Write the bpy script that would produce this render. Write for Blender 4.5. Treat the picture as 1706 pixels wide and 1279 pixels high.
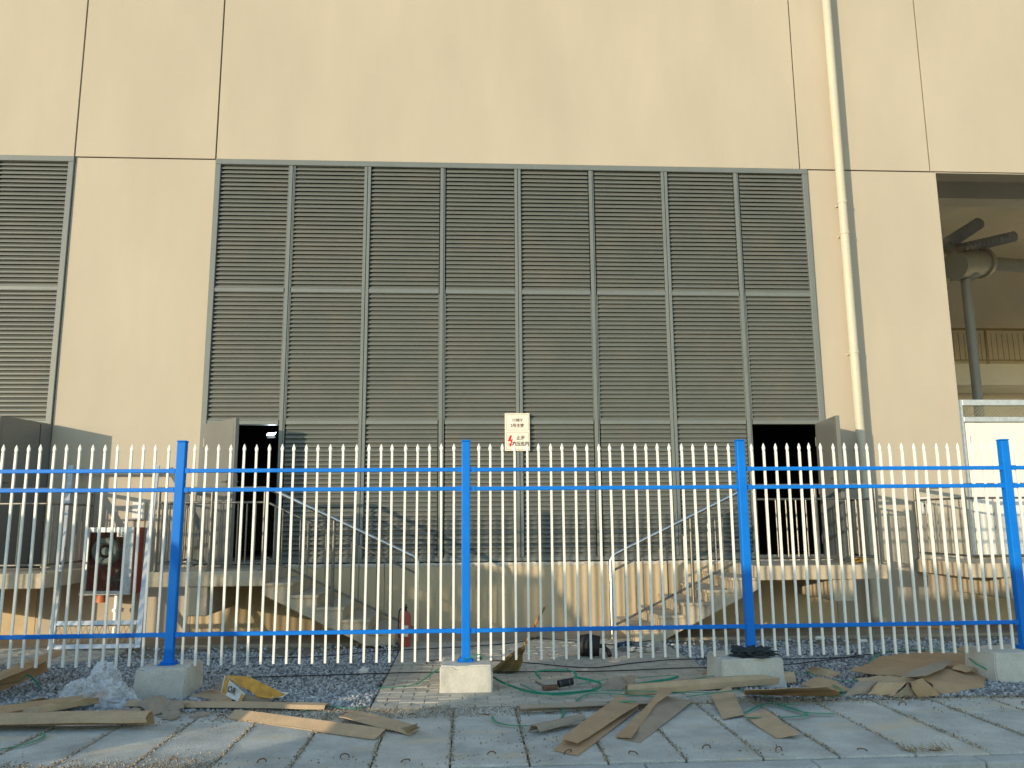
import bpy, math, random
from mathutils import Vector, Matrix, noise
import numpy as np
R = math.radians
random.seed(7)
sc = bpy.context.scene
col = sc.collection
for o in list(bpy.data.objects): bpy.data.objects.remove(o)

# ------------------------------------------------------------------ camera
CAMH = 1.40
F, YAW, PITCH, ROLL = 1351.73, R(3.265), R(9.569), R(-0.420)     # focal length in pixels of a 1706 px wide frame
cy, sy, cp, sp, cr, sr = math.cos(YAW), math.sin(YAW), math.cos(PITCH), math.sin(PITCH), math.cos(ROLL), math.sin(ROLL)
FW = Vector((sy*cp, cy*cp, sp)); RT = Vector((cy, -sy, 0)); UP = RT.cross(FW)
RT, UP = cr*RT + sr*UP, -sr*RT + cr*UP
cam = bpy.data.cameras.new('camera'); camo = bpy.data.objects.new('camera', cam); col.objects.link(camo)
cam.sensor_width = 36; cam.lens = F/1706*36; cam.clip_end = 500; cam.clip_start = .05
camo.matrix_world = Matrix(((RT.x, UP.x, -FW.x, 0), (RT.y, UP.y, -FW.y, 0), (RT.z, UP.z, -FW.z, CAMH), (0, 0, 0, 1)))
sc.camera = camo

def ray(px, py): return FW + RT*((px-853)/F) - UP*((py-639.5)/F)
def at(px, py, Y):                                   # photograph pixel -> point on the vertical plane at distance Y
    d = ray(px, py); return Vector((0, 0, CAMH)) + d*(Y/d.y)
def gr(px, py, z=0.0):                               # photograph pixel -> point at height z
    d = ray(px, py); return Vector((0, 0, CAMH)) + d*((z-CAMH)/d.z)

# ------------------------------------------------------------------ light
AZ, EL = 44.0, 6.7                                   # the sun is behind the camera to the left
w = bpy.data.worlds.new('World'); sc.world = w; w.use_nodes = True
nt = w.node_tree; bg = nt.nodes['Background']
sky = nt.nodes.new('ShaderNodeTexSky'); sky.sky_type = 'NISHITA'; sky.sun_disc = False
sky.sun_elevation = R(EL); sky.sun_rotation = R(180+AZ); sky.air_density = 1.0; sky.dust_density = .06; sky.ozone_density = 1.2
nt.links.new(sky.outputs[0], bg.inputs[0]); bg.inputs[1].default_value = .15
sl = bpy.data.lights.new('sun', 'SUN'); sl.energy = 2.0; sl.angle = R(.53); sl.color = (.76, .625, .43)
so = bpy.data.objects.new('sun', sl); col.objects.link(so)
sdir = Vector((math.sin(R(AZ))*math.cos(R(EL)), math.cos(R(AZ))*math.cos(R(EL)), -math.sin(R(EL))))
so.rotation_euler = sdir.to_track_quat('-Z', 'Y').to_euler(); so.location = -sdir*40
sc.view_settings.view_transform = 'Standard'; sc.view_settings.look = 'None'
sc.view_settings.gamma = 1; sc.view_settings.use_curve_mapping = False
sc.view_settings.exposure = 1.45
sc.render.engine = 'CYCLES'

# ------------------------------------------------------------------ materials
def mat(name, base, rough=.7, metal=0, var=.12, scale=4, stretch=(1, 1, 1), bump=0, bscale=60, spec=.4, var2=None, island=0, fine=.05, alpha=None, coord='Object', stain=None):
    m = bpy.data.materials.new(name); m.use_nodes = True; t = m.node_tree; n = t.nodes; L = t.links
    b = n['Principled BSDF']
    b.inputs['Roughness'].default_value = rough; b.inputs['Metallic'].default_value = metal
    b.inputs['Specular IOR Level'].default_value = spec
    tc = n.new('ShaderNodeTexCoord'); mp = n.new('ShaderNodeMapping'); mp.inputs['Scale'].default_value = stretch
    geo = n.new('ShaderNodeNewGeometry')
    L.new(geo.outputs['Position'] if coord == 'World' else tc.outputs['Object'], mp.inputs[0])
    n1 = n.new('ShaderNodeTexNoise'); n1.inputs['Scale'].default_value = scale; n1.inputs['Detail'].default_value = 7; n1.inputs['Roughness'].default_value = .6
    L.new(mp.outputs[0], n1.inputs['Vector'])
    rp = n.new('ShaderNodeValToRGB'); rp.color_ramp.elements[0].position = .3; rp.color_ramp.elements[1].position = .7
    c2 = var2 or tuple(min(1, c*(1+var)) for c in base)
    c1 = tuple(c*(1-var) for c in base)
    rp.color_ramp.elements[0].color = (*c1, 1); rp.color_ramp.elements[1].color = (*c2, 1)
    L.new(n1.outputs['Fac'], rp.inputs[0]); out = rp.outputs[0]
    n2 = n.new('ShaderNodeTexNoise'); n2.inputs['Scale'].default_value = bscale; n2.inputs['Detail'].default_value = 4
    L.new(mp.outputs[0] if stretch == (1, 1, 1) else (geo.outputs['Position'] if coord == 'World' else tc.outputs['Object']), n2.inputs['Vector'])
    if fine:
        mr = n.new('ShaderNodeMapRange'); mr.inputs[1].default_value = .3; mr.inputs[2].default_value = .7; mr.inputs[3].default_value = 1-fine*2; mr.inputs[4].default_value = 1+fine
        L.new(n2.outputs['Fac'], mr.inputs[0])
        mx = n.new('ShaderNodeMix'); mx.data_type = 'RGBA'; mx.blend_type = 'MULTIPLY'; mx.inputs[0].default_value = 1
        L.new(out, mx.inputs[6]); L.new(mr.outputs[0], mx.inputs[7]); out = mx.outputs[2]
    if island:
        mr = n.new('ShaderNodeMapRange'); mr.inputs[3].default_value = 1-island; mr.inputs[4].default_value = 1+island
        L.new(geo.outputs['Random Per Island'], mr.inputs[0])
        mx = n.new('ShaderNodeMix'); mx.data_type = 'RGBA'; mx.blend_type = 'MULTIPLY'; mx.inputs[0].default_value = 1
        L.new(out, mx.inputs[6]); L.new(mr.outputs[0], mx.inputs[7]); out = mx.outputs[2]
    if stain:                                        # (colour, scale, stretch, lo, hi)
        sc_, ss, sst, lo, hi = stain
        mp2 = n.new('ShaderNodeMapping'); mp2.inputs['Scale'].default_value = sst
        L.new(geo.outputs['Position'], mp2.inputs[0])
        n3 = n.new('ShaderNodeTexNoise'); n3.inputs['Scale'].default_value = ss; n3.inputs['Detail'].default_value = 5; n3.inputs['Roughness'].default_value = .65
        L.new(mp2.outputs[0], n3.inputs['Vector'])
        mr = n.new('ShaderNodeMapRange'); mr.inputs[1].default_value = lo; mr.inputs[2].default_value = hi; mr.clamp = True
        L.new(n3.outputs['Fac'], mr.inputs[0])
        mx = n.new('ShaderNodeMix'); mx.data_type = 'RGBA'; L.new(mr.outputs[0], mx.inputs[0]); L.new(out, mx.inputs[6]); mx.inputs[7].default_value = (*sc_, 1)
        out = mx.outputs[2]
    L.new(out, b.inputs['Base Color'])
    if bump:
        bp = n.new('ShaderNodeBump'); bp.inputs['Strength'].default_value = bump; bp.inputs['Distance'].default_value = .01
        L.new(n2.outputs['Fac'], bp.inputs['Height']); L.new(bp.outputs[0], b.inputs['Normal'])
    return m
def glassmat(name, tint=(.9, .95, .95), f=.12):
    m = bpy.data.materials.new(name); m.use_nodes = True; n = m.node_tree.nodes; L = m.node_tree.links
    n.remove(n['Principled BSDF']); tr = n.new('ShaderNodeBsdfTransparent'); tr.inputs[0].default_value = (*tint, 1)
    g = n.new('ShaderNodeBsdfGlossy'); g.inputs['Roughness'].default_value = .05; mx = n.new('ShaderNodeMixShader'); mx.inputs[0].default_value = f
    L.new(tr.outputs[0], mx.inputs[1]); L.new(g.outputs[0], mx.inputs[2]); L.new(mx.outputs[0], n['Material Output'].inputs[0]); return m
def emit(name, c, s):
    m = bpy.data.materials.new(name); m.use_nodes = True; b = m.node_tree.nodes['Principled BSDF']
    b.inputs['Emission Color'].default_value = (*c, 1); b.inputs['Emission Strength'].default_value = s; return m

M = {}
M['wall'] = mat('beige_render', (.490, .432, .345), .9, var=.06, scale=.9, stretch=(1, 1, .35), bump=.12, bscale=220, fine=.02, coord='World', spec=.2, stain=((.440, .392, .308), .9, (1, 1, .25), .45, .85))
M['wallin'] = mat('interior_render', (.80, .74, .61), .9, var=.08, scale=1, coord='World')
M['plinth'] = mat('plinth_render', (.58, .46, .29), .9, var=.10, scale=3, stretch=(1, 1, .4), bump=.2, bscale=90, coord='World', stain=((.33, .29, .22), 2.2, (1, 1, .3), .55, .75))
M['joint'] = mat('joint_shadow_gap', (.10, .09, .07), .9)
M['core'] = mat('wall_core', (.12, .10, .08), .9)
M['louvre'] = mat('grey_louvre_metal', (.128, .140, .128), .42, var=.06, scale=2, coord='World', spec=.45, fine=.03, stain=((.158, .152, .130), 1.6, (1, 1, 1), .5, .75))
M['frame'] = mat('grey_frame_metal', (.16, .178, .172), .38, var=.06, scale=3, spec=.5, fine=.03, coord='World')
M['door'] = mat('grey_door_metal', (.15, .155, .148), .32, var=.08, scale=2, spec=.5, fine=.02, coord='World')
M['conc'] = mat('cast_concrete', (.54, .45, .32), .92, var=.14, scale=3, bump=.4, bscale=50, coord='World', stain=((.25, .22, .18), 3, (1, 1, .5), .58, .75))
M['block'] = mat('footing_concrete', (.58, .56, .50), .9, var=.12, scale=5, bump=.35, bscale=70, coord='World', stain=((.36, .34, .30), 4, (1, 1, .4), .55, .8))
M['slab'] = mat('slab_concrete', (.60, .585, .52), .93, var=.18, scale=3.1, bump=1.0, bscale=110, coord='World', fine=.10, stain=((.64, .56, .42), 1.7, (.6, 1.3, 1), .52, .62))
M['slab2'] = mat('slab_concrete_grey', (.54, .545, .50), .93, var=.26, scale=3.1, bump=1.0, bscale=110, coord='World', fine=.10, stain=((.60, .53, .41), 2.3, (.6, 1.3, 1), .55, .66))
M['kerb'] = mat('kerb_concrete', (.44, .45, .43), .9, var=.12, scale=6, bump=.3, coord='World')
M['road'] = mat('road_concrete', (.26, .25, .22), .95, var=.15, scale=3, bump=.4, coord='World')
M['soil'] = mat('sandy_ground', (.27, .22, .155), .97, var=.22, scale=2.5, bump=.8, bscale=60, coord='World', fine=.12)
M['apron'] = mat('apron_concrete', (.36, .29, .20), .95, var=.2, scale=1.8, stretch=(.4, 1.5, 1), bump=.4, bscale=50, coord='World', fine=.1)
M['paver'] = mat('paver_concrete', (.50, .465, .39), .92, var=.2, scale=6, bump=.9, bscale=120, coord='World', fine=.1)
M['paver2'] = mat('paver_concrete_pale', (.56, .51, .42), .92, var=.2, scale=6, bump=.9, bscale=120, coord='World', fine=.1)
M['gravel'] = mat('gravel_stone', (.37, .38, .385), .9, var=.2, scale=30, island=.55, fine=.1, coord='World')
M['mortar'] = mat('white_mortar', (.62, .58, .50), .95, var=.15, scale=20, bump=.5, bscale=80)
M['blue'] = mat('blue_paint', (.002, .18, .68), .45, var=.08, scale=4, spec=.22, fine=.02, coord='World', stain=((.02, .22, .66), 5, (1, 1, 1), .62, .8))
M['white'] = mat('white_paint', (.86, .85, .79), .45, var=.04, scale=6, fine=.02, coord='World')
M['whited'] = mat('white_door_paint', (.78, .77, .72), .5, var=.03, scale=3, coord='World')
M['pipe'] = mat('cream_plastic', (.58, .525, .41), .45, var=.05, scale=2, coord='World', stain=((.6, .5, .33), 3, (1, 1, .2), .6, .8))
M['steelb'] = mat('polished_steel', (.62, .62, .60), .3, metal=1, var=.08, scale=10, coord='World')
M['steel'] = mat('stainless_steel', (.20, .19, .17), .42, metal=.75, var=.08, scale=10, coord='World')
M['galv'] = mat('galvanised_steel', (.60, .63, .64), .48, metal=.55, var=.15, scale=14, coord='World')
M['wire'] = mat('mesh_wire', (.50, .44, .30), .5, metal=.6)
M['red'] = mat('red_paint', (.42, .085, .06), .4, var=.15, scale=5)
M['hose'] = mat('hose_canvas', (.26, .25, .21), .8)
M['card'] = mat('brown_cardboard', (.45, .30, .17), .88, var=.10, scale=5, bump=.12, bscale=90, fine=.05, coord='World', stain=((.36, .25, .16), 6, (1, 1, 1), .55, .8))
M['card2'] = mat('pale_cardboard', (.50, .36, .22), .88, var=.12, scale=7, bump=.12, bscale=90, fine=.05, coord='World', stain=((.40, .32, .24), 5, (1, 1, 1), .55, .8))
M['cardg'] = mat('weathered_cardboard', (.36, .29, .215), .9, var=.12, scale=6, bump=.15, bscale=90, fine=.05, coord='World')
M['green'] = mat('green_strap_plastic', (.02, .25, .15), .4, var=.25, scale=6)
M['black'] = mat('black_rubber', (.018, .018, .02), .6)
M['blackcloth'] = mat('black_cloth', (.03, .04, .045), .85, bump=.5, bscale=100)
M['boxor'] = mat('orange_print', (.55, .29, .05), .65, var=.35, scale=16)
M['boxw'] = mat('white_print', (.72, .72, .68), .6)
M['ink'] = mat('black_ink', (.03, .03, .03), .6, fine=0)
M['inkbrown'] = mat('dark_ink', (.10, .06, .05), .6, fine=0)
M['inkred'] = mat('red_ink', (.60, .02, .02), .6, fine=0)
M['signw'] = mat('sign_white', (.80, .72, .62), .5, var=.02, fine=.01)
M['straw'] = mat('broom_straw', (.30, .22, .09), .9, island=.4)
M['wood'] = mat('wood_handle', (.50, .26, .10), .6, stretch=(4, 4, 30), scale=2)
M['rust'] = mat('rusty_rebar', (.16, .09, .05), .8, var=.3, scale=20)
M['tank'] = mat('tank_paint', (.27, .265, .235), .4, var=.05)
M['insul'] = mat('insulator_glaze', (.55, .53, .50), .5)
M['brass'] = mat('brass_rail', (.30, .24, .12), .45, metal=.4)
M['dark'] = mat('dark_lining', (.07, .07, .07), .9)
M['carw'] = mat('white_vehicle_paint', (.7, .7, .7), .3); M['carg'] = mat('grey_vehicle_paint', (.2, .21, .22), .3)
M['glass'] = glassmat('window_glass', f=.06); M['carglass'] = glassmat('vehicle_glass', (.62, .60, .55), .15)
M['lamp'] = emit('lamp_face', (.8, .95, 1), 9)
pl = bpy.data.materials.new('clear_plastic_film'); pl.use_nodes = True
_n = pl.node_tree.nodes; _b = _n['Principled BSDF']; _b.inputs['Base Color'].default_value = (.80, .84, .88, 1); _b.inputs['Roughness'].default_value = .16
_tc = _n.new('ShaderNodeTexCoord'); _no = _n.new('ShaderNodeTexNoise'); _no.inputs['Scale'].default_value = 14; _no.inputs['Detail'].default_value = 6
_mr = _n.new('ShaderNodeMapRange'); _mr.inputs[1].default_value = .35; _mr.inputs[2].default_value = .68; _mr.inputs[3].default_value = .10; _mr.inputs[4].default_value = .58
pl.node_tree.links.new(_tc.outputs['Object'], _no.inputs[0]); pl.node_tree.links.new(_no.outputs['Fac'], _mr.inputs[0]); pl.node_tree.links.new(_mr.outputs[0], _b.inputs['Alpha'])
M['film'] = pl

# ------------------------------------------------------------------ mesh builder
class MB:
    def __init__(s): s.v = []; s.f = []
    def add(s, vs, fs):
        o = len(s.v); s.v += [tuple(v) for v in vs]; s.f += [tuple(i+o for i in f) for f in fs]; return s
    def box(s, x0, x1, y0, y1, z0, z1):
        return s.add([(x0, y0, z0), (x1, y0, z0), (x1, y1, z0), (x0, y1, z0), (x0, y0, z1), (x1, y0, z1), (x1, y1, z1), (x0, y1, z1)],
                     [(0, 3, 2, 1), (4, 5, 6, 7), (0, 1, 5, 4), (1, 2, 6, 5), (2, 3, 7, 6), (3, 0, 4, 7)])
    def bar(s, a, b, w_, h_, up=Vector((0, 0, 1))):
        a = Vector(a); b = Vector(b); d = (b-a).normalized(); u = up - d*up.dot(d)
        if u.length < 1e-3: u = Vector((0, 1, 0)) - d*d.y
        u.normalize(); r = d.cross(u)
        vs = [p + r*sx*w_/2 + u*su*h_/2 for p in (a, b) for sx, su in ((-1, -1), (1, -1), (1, 1), (-1, 1))]
        return s.add(vs, [(0, 1, 2, 3), (7, 6, 5, 4), (0, 4, 5, 1), (1, 5, 6, 2), (2, 6, 7, 3), (3, 7, 4, 0)])
    def tube(s, pts, r, n=8, cap=True, flat=1.0):
        pts = [Vector(p) for p in pts]; rs = r if isinstance(r, (list, tuple)) else [r]*len(pts)
        o = len(s.v); prev = None
        for i, p in enumerate(pts):
            d = (pts[min(i+1, len(pts)-1)] - pts[max(i-1, 0)]).normalized()
            if prev is None:
                u = Vector((0, 0, 1)) - d*d.z
                if u.length < .05: u = Vector((0, 1, 0)) - d*d.y
            else: u = prev - d*prev.dot(d)
            u.normalize(); prev = u; q = d.cross(u)
            for k in range(n):
                a = 2*math.pi*(k+.5)/n
                s.v.append(tuple(p + q*math.cos(a)*rs[i] + u*math.sin(a)*rs[i]*flat))
        for i in range(len(pts)-1):
            for k in range(n):
                k2 = (k+1) % n
                s.f.append((o+i*n+k, o+i*n+k2, o+(i+1)*n+k2, o+(i+1)*n+k))
        if cap:
            s.f.append(tuple(o+k for k in range(n))[::-1]); s.f.append(tuple(o+(len(pts)-1)*n+k for k in range(n)))
        return s
    def build(s, name, m, parent=None, smooth=False, bevel=0, seg=1):
        me = bpy.data.meshes.new(name); me.from_pydata(s.v, [], s.f); me.materials.append(M[m] if isinstance(m, str) else m)
        if smooth:
            me.shade_smooth()
            try: me.set_sharp_from_angle(angle=R(40))
            except Exception: pass
        o = bpy.data.objects.new(name, me); col.objects.link(o)
        if parent: o.parent = parent
        if bevel:
            b = o.modifiers.new('bevel', 'BEVEL'); b.width = bevel; b.segments = seg; b.limit_method = 'ANGLE'
        return o
def tag(o, label=None, cat=None, group=None, kind=None):
    if label: o['label'] = label
    if cat: o['category'] = cat
    if group: o['group'] = group
    if kind: o['kind'] = kind
    return o
def empty(name, loc, label, cat, group=None, rz=0):
    o = bpy.data.objects.new(name, None); o.empty_display_size = .1; col.objects.link(o); o.location = loc; o.rotation_euler = (0, 0, rz)
    return tag(o, label, cat, group)
def inst(src, parent, loc, rot=(0, 0, 0), scale=(1, 1, 1)):
    c = src.copy(); col.objects.link(c); c.parent = parent; c.location = loc; c.rotation_euler = rot; c.scale = scale; return c
def spline(pts, sub=6):
    pts = [Vector(p) for p in pts]; out = []
    for i in range(len(pts)-1):
        p0 = pts[max(i-1, 0)]; p1 = pts[i]; p2 = pts[i+1]; p3 = pts[min(i+2, len(pts)-1)]
        for k in range(sub):
            t = k/sub
            out.append(.5*((2*p1) + (p2-p0)*t + (2*p0-5*p1+4*p2-p3)*t*t + (3*p1-p0-3*p2+p3)*t**3))
    out.append(pts[-1]); return out
def textmesh(name, s, size, m, parent, loc, rot=(R(90), 0, 0), sx=1, align='CENTER', ext=.0008, bold=0):
    c = bpy.data.curves.new(name, 'FONT'); c.body = s; c.size = size; c.align_x = align; c.align_y = 'CENTER'; c.extrude = ext; c.offset = bold; c.resolution_u = 2
    t = bpy.data.objects.new(name, c); col.objects.link(t); bpy.context.view_layer.update()
    me = bpy.data.meshes.new_from_object(t.evaluated_get(bpy.context.evaluated_depsgraph_get()))
    bpy.data.objects.remove(t); me.materials.clear(); me.materials.append(M[m]); me.name = name
    o = bpy.data.objects.new(name, me); col.objects.link(o); o.parent = parent; o.location = loc; o.rotation_euler = rot; o.scale = (sx, 1, 1); return o

# ------------------------------------------------------------------ measured layout
YF, YW = 7.287, 11.0                       # fence plane, wall plane
XA, XB, XC, XD = -3.535, 4.989, -5.472, 6.945
ZA, ZR1, ZR2, ZP = 6.465, 4.56, 2.725, .857
MOD = (XB-XA)/8

# ------------------------------------------------------------------ ground
tag(MB().add([(-300, -300, -.13), (300, -300, -.13), (300, 5.05, -.13), (-300, 5.05, -.13)], [(0, 1, 2, 3)]).build('road', 'road'), kind='structure')
gm = MB()
nx, ny = 90, 40
for j in range(ny+1):
    for i in range(nx+1):
        x = -9+18*i/nx; y = 5.1+6.2*j/ny
        z = -.035 + .02*noise.noise(Vector((x*.9, y*.9, 0)))
        if y < 6.7: z = -.06
        gm.v.append((x, y, z))
for j in range(ny):
    for i in range(nx):
        a = j*(nx+1)+i; gm.f.append((a, a+1, a+nx+2, a+nx+1))
gm.add([(-300, 5.1, -.05), (-9, 5.1, -.05), (-9, 300, -.05), (-300, 300, -.05)], [(0, 1, 2, 3)])
gm.add([(9, 5.1, -.05), (300, 5.1, -.05), (300, 300, -.05), (9, 300, -.05)], [(0, 1, 2, 3)])
gm.add([(-9, 11.3, -.05), (9, 11.3, -.05), (9, 300, -.05), (-9, 300, -.05)], [(0, 1, 2, 3)])
tag(gm.build('ground', 'soil', smooth=True), kind='structure')
# concrete apron at the foot of the wall
tag(MB().box(-14, 14, 9.95, 10.98, -.06, .004).build('apron', 'apron', bevel=.006), kind='structure')

# pavement of trench cover slabs with lifting loops
pav = empty('pavement', (0, 5.9, 0), None, None); tag(pav, kind='structure')
SW = .4655
Y0, Y1 = gr(860, 1272).y, gr(700, 1180).y
hook = None
xj = gr(750, 1272).x
for k in range(-15, 17):
    x0 = xj + k*SW
    s = MB().box(x0+.006+random.uniform(-.002, .002), x0+SW-.006, Y0+random.uniform(-.006, .006), Y1+random.uniform(-.012, .012), -.11, 0)
    so_ = s.build('slab', 'slab' if random.random() < .5 else 'slab2', pav, bevel=.007, seg=2)
    so_.matrix_parent_inverse = pav.matrix_world.inverted()
    so_.location = (0, -5.9, random.uniform(-.008, .0)); so_.rotation_euler = (0, 0, 0)
    for hy in (Y0+.16, Y1-.2):
        if hook is None:
            pts = [(-.026, 0, -.02), (-.026, 0, .014), (-.018, 0, .028), (.0, 0, .032), (.018, 0, .028), (.026, 0, .014), (.026, 0, -.02)]
            hook = MB().tube(spline(pts, 3), .0038, 6).build('lifting_loop', 'rust', so_, smooth=True)
            h = hook
        else: h = inst(hook, so_, (0, 0, 0))
        h.parent = so_; h.location = (x0+SW/2+random.uniform(-.09, .09), hy+random.uniform(-.07, .07), random.uniform(-.012, .0)); h.rotation_euler = (R(random.choice((-1, 1))*random.uniform(5, 82)), 0, R(random.uniform(-35, 35)))
# recess base under the slabs, kerb stones in front
tag(MB().box(-300, 300, Y0-.02, Y1+.01, -.4, -.07).build('trench_base', 'dark'), kind='structure')
kb = empty('kerb', (0, 5.0, 0), None, None); tag(kb, kind='structure')
ks = None
for k in range(-7, 8):
    if ks is None:
        ks = MB().box(.004, .996, -.13, 0, -.35, 0).build('kerb_stone', 'kerb', kb, bevel=.012, seg=2); o = ks
    else: o = inst(ks, kb, (0, 0, 0))
    o.location = (k*1.0 + .05, Y0-.014-5.0, -.012)
# grit along the joints and kerb
def stones(name, label, n, gen, smin, smax, m='gravel', parent=None, cat='gravel'):
    ph = (1+5**.5)/2
    ico = np.array([(-1, ph, 0), (1, ph, 0), (-1, -ph, 0), (1, -ph, 0), (0, -1, ph), (0, 1, ph), (0, -1, -ph), (0, 1, -ph), (ph, 0, -1), (ph, 0, 1), (-ph, 0, -1), (-ph, 0, 1)], float)/1.9
    fc = np.array([(0, 11, 5), (0, 5, 1), (0, 1, 7), (0, 7, 10), (0, 10, 11), (1, 5, 9), (5, 11, 4), (11, 10, 2), (10, 7, 6), (7, 1, 8), (3, 9, 4), (3, 4, 2), (3, 2, 6), (3, 6, 8), (3, 8, 9), (4, 9, 5), (2, 4, 11), (6, 2, 10), (8, 6, 7), (9, 8, 1)])
    rg = np.random.default_rng(len(name)+n)
    P = np.array([gen(rg) for _ in range(n)])
    V = ico[None]*(1+rg.uniform(-.28, .28, (n, 12, 1)))
    S = rg.uniform(smin, smax, (n, 1, 1))*rg.uniform(.6, 1.15, (n, 1, 3))
    a = rg.uniform(0, 6.28, n); b = rg.uniform(-1, 1, n)
    V = V*S
    ca, sa, cb, sb = np.cos(a), np.sin(a), np.cos(b), np.sin(b)
    X, Y, Z = V[..., 0], V[..., 1], V[..., 2]
    Y, Z = Y*cb[:, None]-Z*sb[:, None], Y*sb[:, None]+Z*cb[:, None]
    X, Y = X*ca[:, None]-Y*sa[:, None], X*sa[:, None]+Y*ca[:, None]
    V = np.stack([X, Y, Z], -1)+P[:, None, :]
    Fc = (fc[None]+np.arange(n)[:, None, None]*12).reshape(-1)
    me = bpy.data.meshes.new(name); me.vertices.add(n*12); me.vertices.foreach_set('co', V.reshape(-1))
    nf = n*20; me.loops.add(nf*3); me.loops.foreach_set('vertex_index', Fc); me.polygons.add(nf)
    me.polygons.foreach_set('loop_start', np.arange(nf)*3); me.polygons.foreach_set('loop_total', np.full(nf, 3))
    me.update(calc_edges=True); me.materials.append(M[m]); o = bpy.data.objects.new(name, me); col.objects.link(o)
    if parent: o.parent = parent; o['kind'] = 'stuff'
    else: tag(o, label, cat, kind='stuff')
    return o
PX0, PX1 = gr(618, 1178).x, 2.28           # paved path between the gravel beds
def g_left(rg):
    while True:
        x = rg.uniform(-6.2, PX0-.02); y = 6.6+3.35*rg.random()**1.25
        if y < Y1+.02: continue
        if y > 9.1 + .45*noise.noise(Vector((x*1.3, 3, 0))) + .25 and rg.random() < .93: continue
        if x < -3.9 and y > 8.55 + (x+5.5)*.25: continue
        return (x, y, -.012+.016*noise.noise(Vector((x*2, y*2, 1)))+rg.uniform(-.012, .008))
def g_right(rg):
    while True:
        x = rg.uniform(PX1+.02, 7.5); y = 6.6+3.3*rg.random()**1.25
        if y < Y1+.02: continue
        if y > 9.45 + .4*noise.noise(Vector((x*1.3, 7, 0))) and rg.random() < .93: continue
        return (x, y, -.012+.016*noise.noise(Vector((x*2, y*2, 1)))+rg.uniform(-.012, .008))
stones('gravel', 'grey crushed stone bed left of the paved path behind the fence', 30000, g_left, .011, .021)
stones('gravel', 'grey crushed stone bed right of the paved path behind the fence', 26000, g_right, .011, .021)
def g_grit(rg):
    r = rg.random()
    if r < .35:
        k = rg.integers(-12, 13); x = xj + k*SW + rg.normal(0, .012); y = rg.uniform(Y0, Y1)
    elif r < .6: x = rg.uniform(-4.5, 4.8); y = Y1 + rg.normal(0, .05)
    elif r < .8: x = rg.uniform(-3.6, -1.5) ; y = Y0 + abs(rg.normal(0, .12))
    else:
        x = rg.uniform(-4.5, 4.8); y = rg.uniform(Y0, Y1)
        if noise.noise(Vector((x*1.5, y*1.5, 5))) < .1: x = rg.normal(-.6, .8); y = rg.uniform(Y1-.3, Y1)
    return (x, y, .001)
M['grit'] = mat('sand_grit', (.38, .31, .22), .95, island=.5)
stones('grit', 'loose sandy grit scattered over the concrete slabs and their joints', 16000, g_grit, .002, .007, 'grit', cat='grit')

# brick path
path = empty('path', (0, 0, 0), None, None); tag(path, kind='structure')
pv = {}
for m in ('paver', 'paver2'):
    o = MB().box(-.098, .098, -.048, .048, -.05, 0).build('paving_brick', m, path, bevel=.005); o.location = (0, 0, -5); pv[m] = o
first = {'paver': True, 'paver2': True}
cnt = 0; rest = MB()
rows = int((9.97-Y1)/.1)
for j in range(rows):
    y = Y1+.055+.1*j
    off = (j % 2)*.1
    i = 0; x = PX0+.1-off
    while x < PX1+.02:
        dz = random.uniform(-.004, .004)+.006*noise.noise(Vector((x*2, y*2, 0)))
        x0 = max(x-.098, PX0); x1 = min(x+.098, PX1)
        if x1-x0 > .03:
            if cnt < 298 and x1-x0 > .15:
                m = 'paver' if random.random() < .55 else 'paver2'
                if first[m]: o = pv[m]; first[m] = False
                else: o = inst(pv[m], path, (0, 0, 0))
                o.location = ((x0+x1)/2, y, dz); o.rotation_euler = (R(random.uniform(-1, 1)), R(random.uniform(-.6, .6)), R(random.uniform(-.8, .8))); o.scale = ((x1-x0)/.196, 1, 1)
                cnt += 1
            else:
                rest.box(x0+.002, x1-.002, y-.047, y+.047, -.05, dz)
        x += .2
o = rest.build('paving_brick', 'paver', path); o['kind'] = 'stuff'
o = MB().box(PX0, PX1, Y1, 9.96, -.2, -.014).build('sand_bed', 'soil', path)
# small patch of paving at the far left, behind the gravel
pp = MB()
for j in range(13):
    for i in range(24):
        x = -7.4+.15*i+(j % 2)*.07; y = 8.72+.095*j
        if y < 8.68+(x+5.5)*.22 or x > -3.95: continue
        pp.box(x, x+.135, y, y+.082, -.05, .002+random.uniform(-.003, .003))
tag(pp.build('paving_patch', 'paver2'), kind='structure')

# ------------------------------------------------------------------ building
bl = empty('substation_building', (0, YW, 0), 'beige rendered substation building with dark panel joints, filling the background', 'building')
def bpart(name, mb, m, bevel=0, smooth=False):
    o = mb.build(name, m, bl, bevel=bevel, smooth=smooth); o.location = (0, -YW, 0); return o
XJ = [-14, -5.487, -3.545, 4.90, 6.88, 26]
for i in range(5):
    g = .010
    bpart('wall_panel', MB().box(XJ[i]+g, XJ[i+1]-g, YW, YW+.028, ZA+.014, 12), 'wall', bevel=.003)
bpart('wall_panel', MB().box(XC+.004, XA-.004, YW, YW+.028, -.1, ZA-.004), 'wall', bevel=.003)
bpart('wall_panel', MB().box(XB+.004, XD, YW, YW+.028, -.1, ZA-.004), 'wall', bevel=.003)
bpart('wall_panel', MB().box(-14, -8.70, YW, YW+.028, -.1, ZA-.004), 'wall', bevel=.003)
bpart('wall_panel', MB().box(21, 26, YW, YW+.028, -.1, ZA-.004), 'wall', bevel=.003)
core = MB()
for x0, x1, z0, z1 in ((-14, 26, ZA, 12), (-14, -8.7, -.1, ZA), (XC, XA, -.1, ZA), (XB, XD-.004, -.1, ZA), (21, 26, -.1, ZA)):
    core.box(x0, x1, YW+.03, YW+.28, z0, z1)
bpart('wall_core', core, 'core')
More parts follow.
